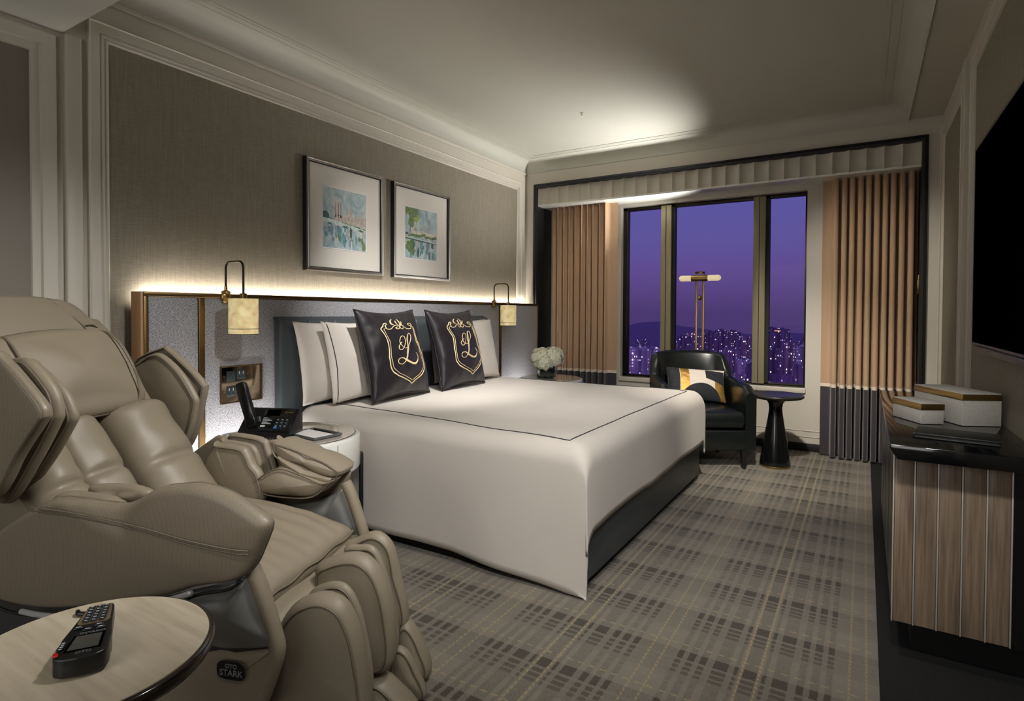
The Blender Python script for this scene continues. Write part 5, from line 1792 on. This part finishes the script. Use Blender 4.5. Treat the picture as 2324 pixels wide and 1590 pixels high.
    tube('neck_pillow_seam', [fnN(*p) for p in catmull([(-.20, .166, .0), (-.205, .15, .028), (-.21, .08, .048), (-.21, -.05, .044), (-.20, -.104, .0)], 6, closed=False)], .0032, chair_seam, np_, 6)
    tube('neck_pillow_piping', [fnN(*(p + (0.0,))) for p in catmull(NECK, 4)], .0035, chair_seam, np_, 6, closed=True)
    # ---- shoulder wings
    side('shoulder_wing_shell', EAR_SHELL, -.385, .045, Pm, e=.014, dome=.006, piping=(1,), ins=.004)
    side('shoulder_wing_pad', EAR_A, -.335, .055, Lm, e=.024, dome=.010, piping=(1,), ins=.010)
    side('shoulder_wing_pad', EAR_B, -.278, .052, Lm, e=.022, dome=.010, piping=(1,), ins=.010)
    side('shoulder_wing_pad', FEAR_A, .275, .05, Lm, e=.020, dome=.010, piping=(1,), ins=.010)
    side('shoulder_wing_shell', FEAR_B, .328, .05, Lm, e=.020, dome=.008, piping=(1,), ins=.010)
    for v in (-.33, .31):
        prism('wing_bracket', [(-.90, .70), (-.70, .74), (-.66, .78), (-.72, .84), (-.94, .84)], lambda a, b_, h: CW(a, h, b_), v - .03, v + .03, plastic_dark, t, bev=.01)
    # ---- arm channels
    side('arm_air_cushion', ARMROLL1, -.275, .075, Lm, e=.03, dome=.012, piping=(1,), ins=.02)
    side('arm_air_cushion', ARMROLL2, -.215, .06, Lm, e=.026, dome=.012)
    side('arm_inner_wall', FARM1, .245, .05, Lm, e=.016, dome=.006, piping=(1,), ins=.012, center=(-.45, .58))
    side('arm_inner_wall', FARM2, .297, .04, Lm, e=.016, dome=.006, piping=(1,), ins=.012, center=(-.46, .6))
    side('arm_air_cushion', FARM3, .338, .045, Lm, e=.018, dome=.008, piping=(1,), ins=.012, center=(-.45, .61))
    side('arm_rest_wall', FARMBACK, .375, .03, Lm, e=.01, dome=.004, center=(-.5, .6))
    o1 = side('hand_cushion', FLAP_TOP, .335, .16, Lm, e=.018, dome=.012, center=(-.19, .645))
    rim('piping', FLAP_TOP, lambda a, b_, h: CW(a, .335 - .068, b_), 0, .003, .0028, chair_seam, o1, center=(-.19, .645))
    side('hand_cushion', FLAP_MID, .31, .14, Lm, e=.014, dome=.012, center=(-.19, .612))
    o2 = side('hand_cushion', TONGUE, .285, .14, Lm, e=.018, dome=.014, center=(-.23, .57), wr=.003)
    rim('piping', TONGUE, lambda a, b_, h: CW(a, .285 - .058, b_), 0, .004, .0028, chair_seam, o2, center=(-.23, .57))
    side('arm_rest_wall', FARM_FRONT, .385, .035, Lm, e=.012, dome=.004, center=(-.25, .59))
    # ---- leg rest
    side('calf_cushion', CALF_N, -.215, .085, Lm, e=.030, dome=.012, piping=(1,), ins=.020, center=(.14, .30))
    side('calf_air_cushion', CALF_N2, -.130, .05, Lm, e=.022, dome=.012, piping=(1,), ins=.012, center=(.15, .29))
    side('calf_cushion', CALF_M, -.025, .085, Lm, e=.030, dome=.012, piping=(1,), ins=.020, center=(.15, .32))
    side('calf_air_cushion', CALF_M2, .060, .05, Lm, e=.022, dome=.012, piping=(1,), ins=.012, center=(.15, .32))
    side('calf_cushion', CALF_F, .195, .075, Lm, e=.028, dome=.012, piping=(1,), ins=.016, center=(.11, .31))
    prism('calf_shell', [(-.02, .40), (.04, .40), (.10, .28), (.13, .14), (.20, .06), (.10, .04), (.0, .12), (-.04, .28)], lambda a, b_, h: CW(a, h, b_), -.235, .225, Lm, t, bev=.015, seg=2)
    FN0 = [(a - .02, b_ + .0) for a, b_ in FOOT_N]
    side('foot_cushion', FN0, -.20, .085, Lm, e=.024, dome=.010, piping=(1,), ins=.016)
    side('foot_cushion', FOOT_N, -.015, .10, Lm, e=.024, dome=.010, piping=(1,), ins=.016)
    side('foot_air_cushion', FOOT_M, .10, .05, Lm, e=.016, dome=.010, piping=(1,), ins=.010)
    side('foot_cushion', FOOT_F, .195, .075, Lm, e=.020, dome=.010, piping=(1,), ins=.014)
    return t
massage_chair()

# ================================================================ foreground table with remote
FT = Vector((-1.105, .4405, 0))
FZ, FR = .58, .195
t = thing('round_side_table', 'round cream-topped side table with dark edge in the foreground', 'table', tuple(FT))
lathe('table_top', [(0, FZ - .004), (FR - .012, FZ - .004), (FR - .008, FZ - .002), (FR - .009, FZ), (0, FZ)], tuple(FT), marble_top, t, 96)
lathe('dark_edge', [(0, FZ - .034), (FR - .025, FZ - .034), (FR - .004, FZ - .026), (FR + .002, FZ - .014), (FR, FZ - .004), (FR - .006, FZ - .001), (FR - .011, FZ - .002), (FR - .011, FZ - .005), (0, FZ - .005)], tuple(FT), M('espresso_lacquer', (34, 26, 22), .15, coat=.5), t, 96, angle=60)
lathe('pedestal', [(0, .02), (.05, .02), (.045, .05), (.028, .12), (.026, .5), (.05, FZ - .034), (0, FZ - .034)], tuple(FT), bronze, t, 36)
lathe('base_disc', [(0, 0), (.15, 0), (.15, .012), (.14, .02), (0, .022)], tuple(FT), bronze, t, 56)

def remote():
    # long axis from tail (cable end) to head
    c = Vector((-1.102, .4500, FZ + .001))
    ax = Vector((.84, -.54, 0)).normalized()     # toward the head (camera side)
    bx_ = Vector((-ax.y, ax.x, 0))
    t = thing('remote_control', 'black wired massage chair remote lying on the cream tabletop', 'remote', tuple(c))
    LN = .105
    P = lambda a, b_, h: tuple(c + ax * (a * .862) + bx_ * (b_ * (.90 + 1.1 * a)) + Vector((0, 0, h)))
    out = [(-LN, -.020), (-LN + .006, -.026), (-.02, -.031), (.03, -.036), (.078, -.037), (.093, -.034), (.102, -.022), (.105, 0), (.102, .022), (.093, .034), (.078, .037), (.03, .036), (-.02, .031), (-LN + .006, .026), (-LN, .020)]
    prism('remote_body', out, P, .003, .034, plastic_black, t, bev=.004, seg=3)
    F = lambda a, b_, h: P(a, b_, .0342 + h)
    prism('keypad_plate', [(-.098, -.022), (-.028, -.027), (-.020, -.022), (-.020, .022), (-.028, .027), (-.098, .022)], F, 0, .0008, M('champagne_plate', (150, 132, 100), .35, .6), t)
    for r_ in range(6):
        for k in range(3):
            a0 = -.093 + .0118 * r_
            b0 = -.0195 + .0135 * k
            kk = prism('key', [(a0, b0), (a0 + .0090, b0), (a0 + .0090, b0 + .0115), (a0, b0 + .0115)], F, .0008, .0030, key_blue, t, bev=.0008, seg=1)
            prism('key_mark', [(a0 + .0035, b0 + .003), (a0 + .0052, b0 + .003), (a0 + .0052, b0 + .0085), (a0 + .0035, b0 + .0085)], F, .0030, .0032, print_white, kk)
    for a0, b0 in ((-.008, -.020), (-.008, .012), (.004, .016), (.004, -.004)):
        kk = prism('mode_key', [(a0 - .004, b0 - .008), (a0 + .004, b0 - .008), (a0 + .004, b0 + .008), (a0 - .004, b0 + .008)], F, .0, .0025, key_blue, t, bev=.001, seg=1)
        prism('key_mark', [(a0 - .001, b0 - .004), (a0 + .001, b0 - .004), (a0 + .001, b0 + .004), (a0 - .001, b0 + .004)], F, .0025, .0027, print_white, kk)
    prism('lcd_screen', [(.026, -.016), (.076, -.020), (.076, .022), (.026, .022)], F, 0, .0008, M('grey_lcd', (62, 62, 58), .12), t)
    prism('lcd_bezel', [(.022, -.020), (.080, -.024), (.080, .026), (.022, .026)], F, -.0002, .0004, tv_glass, t)
    rk = prism('power_key', [(.076, -.0335), (.080, -.030), (.088, -.027), (.093, -.028), (.091, -.033), (.084, -.036), (.079, -.036)], F, 0, .003, red_key, t, bev=.001, seg=1)
    nv = prism('navigation_key', [(.040, -.0335), (.070, -.036), (.070, -.027), (.040, -.024)], F, 0, .0024, key_blue, t, bev=.001, seg=1)
    for k in range(4):
        prism('key_mark', [(.045 + .007 * k, -.032), (.048 + .007 * k, -.032), (.048 + .007 * k, -.028), (.045 + .007 * k, -.028)], F, .0024, .0026, print_white, nv)
    xdir, ydir = -bx_, -ax
    text('remote_lettering', 'OSTARIO', frame_m(P(.0165, .006, .0346), bx_, -ax), .0085, print_grey, t, .0002)
    text('remote_lettering', 'OTO', frame_m(P(.0875, .004, .0346), bx_, -ax), .0095, print_grey, t, .0002)
    pts = catmull([P(-LN + .004, 0, .018), P(-LN - .012, .0, .020), P(-LN - .024, -.004, .013), P(-LN - .036, -.016, .0055), P(-LN - .04, -.034, .0045), P(-LN - .05, -.06, .0045)], 8, closed=False)
    pts = [p for p in pts if (Vector((p[0], p[1], 0)) - FT).length < FR - .004]
    e0 = Vector(pts[-1])
    out_d = (Vector((e0.x, e0.y, 0)) - FT).normalized()
    tail = [e0, e0 + out_d * .012 + Vector((0, 0, -.002)), e0 + out_d * .022 + Vector((0, 0, -.03)), e0 + out_d * .024 + Vector((0, 0, -.12)), e0 + out_d * .03 + Vector((0, 0, -.25))]
    tube('remote_cable', pts[:-1] + catmull([tuple(q) for q in tail], 6, closed=False), .0042, plastic_black, t, 8)
    return t
remote()

# ================================================================ the city outside
def tower_mat(name, base, lit, sx, sz, dens, warm):
    mt, nt, N, L, b = nmat(name)
    b.inputs['Base Color'].default_value = rgb(*base)
    b.inputs['Roughness'].default_value = .8
    tc = N.new('ShaderNodeTexCoord')
    mp = N.new('ShaderNodeMapping')
    mp.inputs['Scale'].default_value = (sx, sx, sz)
    L.new(tc.outputs['Object'], mp.inputs[0])
    fl = N.new('ShaderNodeVectorMath'); fl.operation = 'FLOOR'
    L.new(mp.outputs[0], fl.inputs[0])
    fr_ = N.new('ShaderNodeVectorMath'); fr_.operation = 'FRACTION'
    L.new(mp.outputs[0], fr_.inputs[0])
    wn_ = N.new('ShaderNodeTexWhiteNoise'); wn_.noise_dimensions = '3D'
    L.new(fl.outputs[0], wn_.inputs['Vector'])
    g = N.new('ShaderNodeMath'); g.operation = 'GREATER_THAN'; g.inputs[1].default_value = 1 - dens
    L.new(wn_.outputs['Value'], g.inputs[0])
    sp = N.new('ShaderNodeSeparateXYZ')
    L.new(fr_.outputs[0], sp.inputs[0])
    a = N.new('ShaderNodeMath'); a.operation = 'LESS_THAN'; a.inputs[1].default_value = .42
    L.new(sp.outputs[2], a.inputs[0])
    c = N.new('ShaderNodeMath'); c.operation = 'LESS_THAN'; c.inputs[1].default_value = .42
    L.new(sp.outputs[0], c.inputs[0])
    m1 = N.new('ShaderNodeMath'); m1.operation = 'MULTIPLY'
    L.new(a.outputs[0], m1.inputs[0]); L.new(c.outputs[0], m1.inputs[1])
    m2 = N.new('ShaderNodeMath'); m2.operation = 'MULTIPLY'
    L.new(m1.outputs[0], m2.inputs[0]); L.new(g.outputs[0], m2.inputs[1])
    wn2 = N.new('ShaderNodeTexWhiteNoise'); wn2.noise_dimensions = '3D'
    ad2 = N.new('ShaderNodeVectorMath'); ad2.operation = 'ADD'; ad2.inputs[1].default_value = (7.3, 2.1, 5.7)
    L.new(fl.outputs[0], ad2.inputs[0])
    L.new(ad2.outputs[0], wn2.inputs['Vector'])
    pw = N.new('ShaderNodeMath'); pw.operation = 'POWER'; pw.inputs[1].default_value = 2.2
    L.new(wn2.outputs['Value'], pw.inputs[0])
    m4 = N.new('ShaderNodeMath'); m4.operation = 'MULTIPLY'; m4.inputs[1].default_value = lit * 2.2
    L.new(pw.outputs[0], m4.inputs[0])
    m3 = N.new('ShaderNodeMath'); m3.operation = 'MULTIPLY'
    L.new(m2.outputs[0], m3.inputs[0])
    L.new(m4.outputs[0], m3.inputs[1])
    cr = N.new('ShaderNodeValToRGB')
    el = cr.color_ramp.elements
    el[0].color = rgb(255, 214, 170) if warm else rgb(232, 214, 255)
    el[1].color = rgb(214, 220, 255)
    L.new(wn_.outputs['Color'], cr.inputs[0])
    L.new(cr.outputs[0], b.inputs['Emission Color'])
    L.new(m3.outputs[0], b.inputs['Emission Strength'])
    # facade ribs
    wv = N.new('ShaderNodeTexNoise')
    mp2 = N.new('ShaderNodeMapping')
    mp2.inputs['Scale'].default_value = (.5, .5, .002)
    L.new(tc.outputs['Object'], mp2.inputs[0])
    L.new(mp2.outputs[0], wv.inputs['Vector'])
    wv.inputs['Scale'].default_value = 1.0
    mr = N.new('ShaderNodeMapRange')
    mr.inputs['From Min'].default_value = .35; mr.inputs['From Max'].default_value = .65
    mr.inputs['To Min'].default_value = .5; mr.inputs['To Max'].default_value = 1.3
    L.new(wv.outputs[0], mr.inputs[0])
    mx = N.new('ShaderNodeMix'); mx.data_type = 'RGBA'; mx.blend_type = 'MULTIPLY'; mx.inputs['Factor'].default_value = 1
    mx.inputs['A'].default_value = rgb(*base)
    L.new(mr.outputs[0], mx.inputs['B'])
    L.new(mx.outputs['Result'], b.inputs['Base Color'])
    return mt
T1 = tower_mat('tower_facade_pale', (255, 226, 238), 1.1, .95, .60, .24, False)
T2 = tower_mat('tower_facade_dark', (180, 148, 182), 1.3, .9, .58, .20, True)
T3 = tower_mat('tower_facade_mid', (225, 182, 210), 1.4, .85, .55, .24, True)
T4 = tower_mat('tower_facade_distant', (200, 168, 205), .9, .6, .5, .16, True)
crown_mat = M('lit_crown', (60, 50, 60), .6, emit=(255, 170, 120), estr=1.6)
GZ = -150.0
F2 = Vector((-sin(yaw), cos(yaw), 0))
R2 = Vector((cos(yaw), sin(yaw), 0))
def px_point(px, depth):
    return CAMPOS + F2 * depth + R2 * ((px - 1156.4) / 1307.9 * depth)
def z_at(py, px, depth):
    hz = 708 + (px - 1156) * .005
    return 1.15 - (py - hz) / 1307.9 * depth
rnd = random.Random(11)
def tower(pl_, pr_, top, depth, mat, label, parts=True, crown=None):
    c = px_point((pl_ + pr_) / 2, depth)
    w = (pr_ - pl_) / 1307.9 * depth * .78
    zt = z_at(top, (pl_ + pr_) / 2, depth)
    rz = rnd.uniform(-.5, .5)
    t = thing('tower_block', label, 'building', (c.x, c.y, GZ), rz, group='night skyline tower blocks')
    mt = Matrix.Translation((c.x, c.y, 0)) @ Matrix.Rotation(rz, 4, 'Z')
    w2 = w / 2
    box('tower_body', -w2, w2, -w2 * .8, w2 * .8, GZ, zt, mat, t, mtx=mt)
    # stepped wings, plant room and core give the roofline its teeth
    k = rnd.uniform(.2, .45)
    box('tower_wing', -w2 * 1.12, -w2 * k, -w2 * .98, w2 * .98, GZ, zt - w * rnd.uniform(.12, .4), mat, t, mtx=mt)
    box('tower_wing', w2 * k, w2 * 1.12, -w2 * .98, w2 * .98, GZ, zt - w * rnd.uniform(.05, .3), mat, t, mtx=mt)
    box('plant_room', -w2 * .4, w2 * .35, -w2 * .4, w2 * .4, zt, zt + w * rnd.uniform(.08, .2), mat, t, mtx=mt)
    if crown:
        box('lit_crown', -w2 * .9, w2 * .9, -w2 * .83, -w2 * .80, zt - w * .22, zt - w * .16, crown_mat, t, mtx=mt)
    return t
PLACED = []
def clear_depth(pl_, pr_, depth):
    for k in range(60):
        dd = depth + (k // 2 + 1) * 14 * (1 if k % 2 else -1) if k else depth
        if dd < 215: continue
        c = px_point((pl_ + pr_) / 2, dd)
        rad = (pr_ - pl_) / 1307.9 * dd * .62
        if all((c - p).length > rad + r_ for p, r_ in PLACED):
            break
    PLACED.append((c, rad))
    return dd
fixed = [(1425, 1470, 786, 300, T1), (1466, 1504, 790, 305, T1), (1500, 1535, 772, 380, T3), (1536, 1568, 762, 400, T2), (1562, 1592, 756, 430, T3), (1598, 1622, 752, 460, T2), (1622, 1652, 748, 440, T2), (1648, 1682, 752, 450, T2), (1680, 1712, 762, 470, T3), (1602, 1640, 800, 330, T3), (1640, 1676, 790, 320, T3), (1672, 1712, 815, 300, T1), (1568, 1606, 806, 310, T2), (1736, 1762, 742, 380, T2), (1778, 1808, 776, 330, T3), (1738, 1776, 790, 300, T2), (1806, 1842, 784, 320, T1), (1536, 1572, 812, 290, T3)]
fixed_lab = ['pale broad tower block at the left edge of the left-hand pane', 'pale tower block left of the first mullion, second from left', 'mid purple tower block behind the first window mullion', 'tower block at the left edge of the middle pane',
             'mid purple tower block just left of the lamp poles', 'dark narrow tower just right of the lamp poles', 'tallest dark tower of the middle pane', 'dark flat-topped tower right of the tallest one in the middle pane', 'tower block next to the second mullion, upper row',
             'lower tower block right of the lamp poles, above the armchair', 'lower reddish tower block in front of the tallest middle tower', 'pale low tower block next to the second mullion', 'low dark tower block right behind the armchair back', 'tall dark tower at the left edge of the right-hand pane',
             'mid tower block below the orange-crowned tower', 'low dark tower in the left corner of the right-hand pane', 'pale tower block at the right edge of the right-hand pane', 'low tower block behind the left side of the armchair back']
for a, lb in zip(fixed, fixed_lab):
    tower(a[0], a[1], a[2], clear_depth(a[0], a[1], a[3]), a[4], lb)
tower(1758, 1790, 745, clear_depth(1758, 1790, 360), T2, 'dark tower block with an orange lit crown in the right-hand pane', crown=True)
tower(1545, 1575, 757, clear_depth(1545, 1575, 500), T2, 'dark tower block with a lit top storey left of the lamp', crown=True)
ORD = ['first', 'second', 'third', 'fourth', 'fifth', 'sixth', 'seventh', 'eighth', 'ninth', 'tenth', 'eleventh', 'twelfth', 'thirteenth', 'fourteenth', 'fifteenth', 'sixteenth', 'seventeenth', 'eighteenth', 'nineteenth', 'twentieth']
for k in range(20):
    x = 1415 + k * 21.5 + rnd.uniform(-4, 4)
    w_ = rnd.uniform(14, 22)
    tower(x, x + w_, 772 + rnd.uniform(-16, 12) + (10 if x < 1520 else 0), clear_depth(x, x + w_, rnd.uniform(620, 900)), T4, 'small hazy tower on the far horizon, %s from the left' % ORD[k])
for k in range(16):
    x = 1420 + k * 27 + rnd.uniform(-4, 4)
    w_ = rnd.uniform(22, 32)
    tower(x, x + w_, 840 + rnd.uniform(-16, 14), clear_depth(x, x + w_, rnd.uniform(225, 280)), rnd.choice((T2, T3, T2)), 'low block at the foot of the skyline, %s from the left' % ORD[k])
# ground and hill
gm, nt, N, L, b = nmat('city_ground')
tc = N.new('ShaderNodeTexCoord')
vo = N.new('ShaderNodeTexVoronoi'); vo.inputs['Scale'].default_value = .10
L.new(tc.outputs['Object'], vo.inputs['Vector'])
ls = N.new('ShaderNodeMath'); ls.operation = 'LESS_THAN'; ls.inputs[1].default_value = .16
L.new(vo.outputs['Distance'], ls.inputs[0])
mu = N.new('ShaderNodeMath'); mu.operation = 'MULTIPLY'; mu.inputs[1].default_value = 2.0
L.new(ls.outputs[0], mu.inputs[0])
b.inputs['Base Color'].default_value = rgb(60, 50, 80)
b.inputs['Emission Color'].default_value = rgb(255, 205, 170)
L.new(mu.outputs[0], b.inputs['Emission Strength'])
structure(mk('ground', [(-3000, 120, GZ), (1500, 120, GZ), (1500, 3500, GZ), (-3000, 3500, GZ)], [(0, 1, 2, 3)], gm), 'dark city ground dotted with street lights')
def hill(u, v):
    d_ = 1500 + 500 * v
    px_ = 1240 + 620 * u
    p = px_point(px_, d_)
    prof = math.exp(-((u - .40) / .11) ** 2) * 1.0 + .35 * math.exp(-((u - .20) / .12) ** 2) + .3 * math.exp(-((u - .56) / .07) ** 2)
    zt = z_at(770, px_, 1500) + (z_at(734, px_, 1500) - z_at(770, px_, 1500)) * prof + 6 * noise.noise(Vector((u * 14, v * 3, 0)))
    k = sin(pi * min(1, v * 1.0 + .0) / 2) if v < 1 else 1
    return (p.x, p.y, GZ + (zt - GZ) * k)
structure(grid('hills', 70, 10, hill, M('hazy_hill', (210, 165, 190), .9)), 'low dark hills behind the city')  # night haze mixed into the hill colour
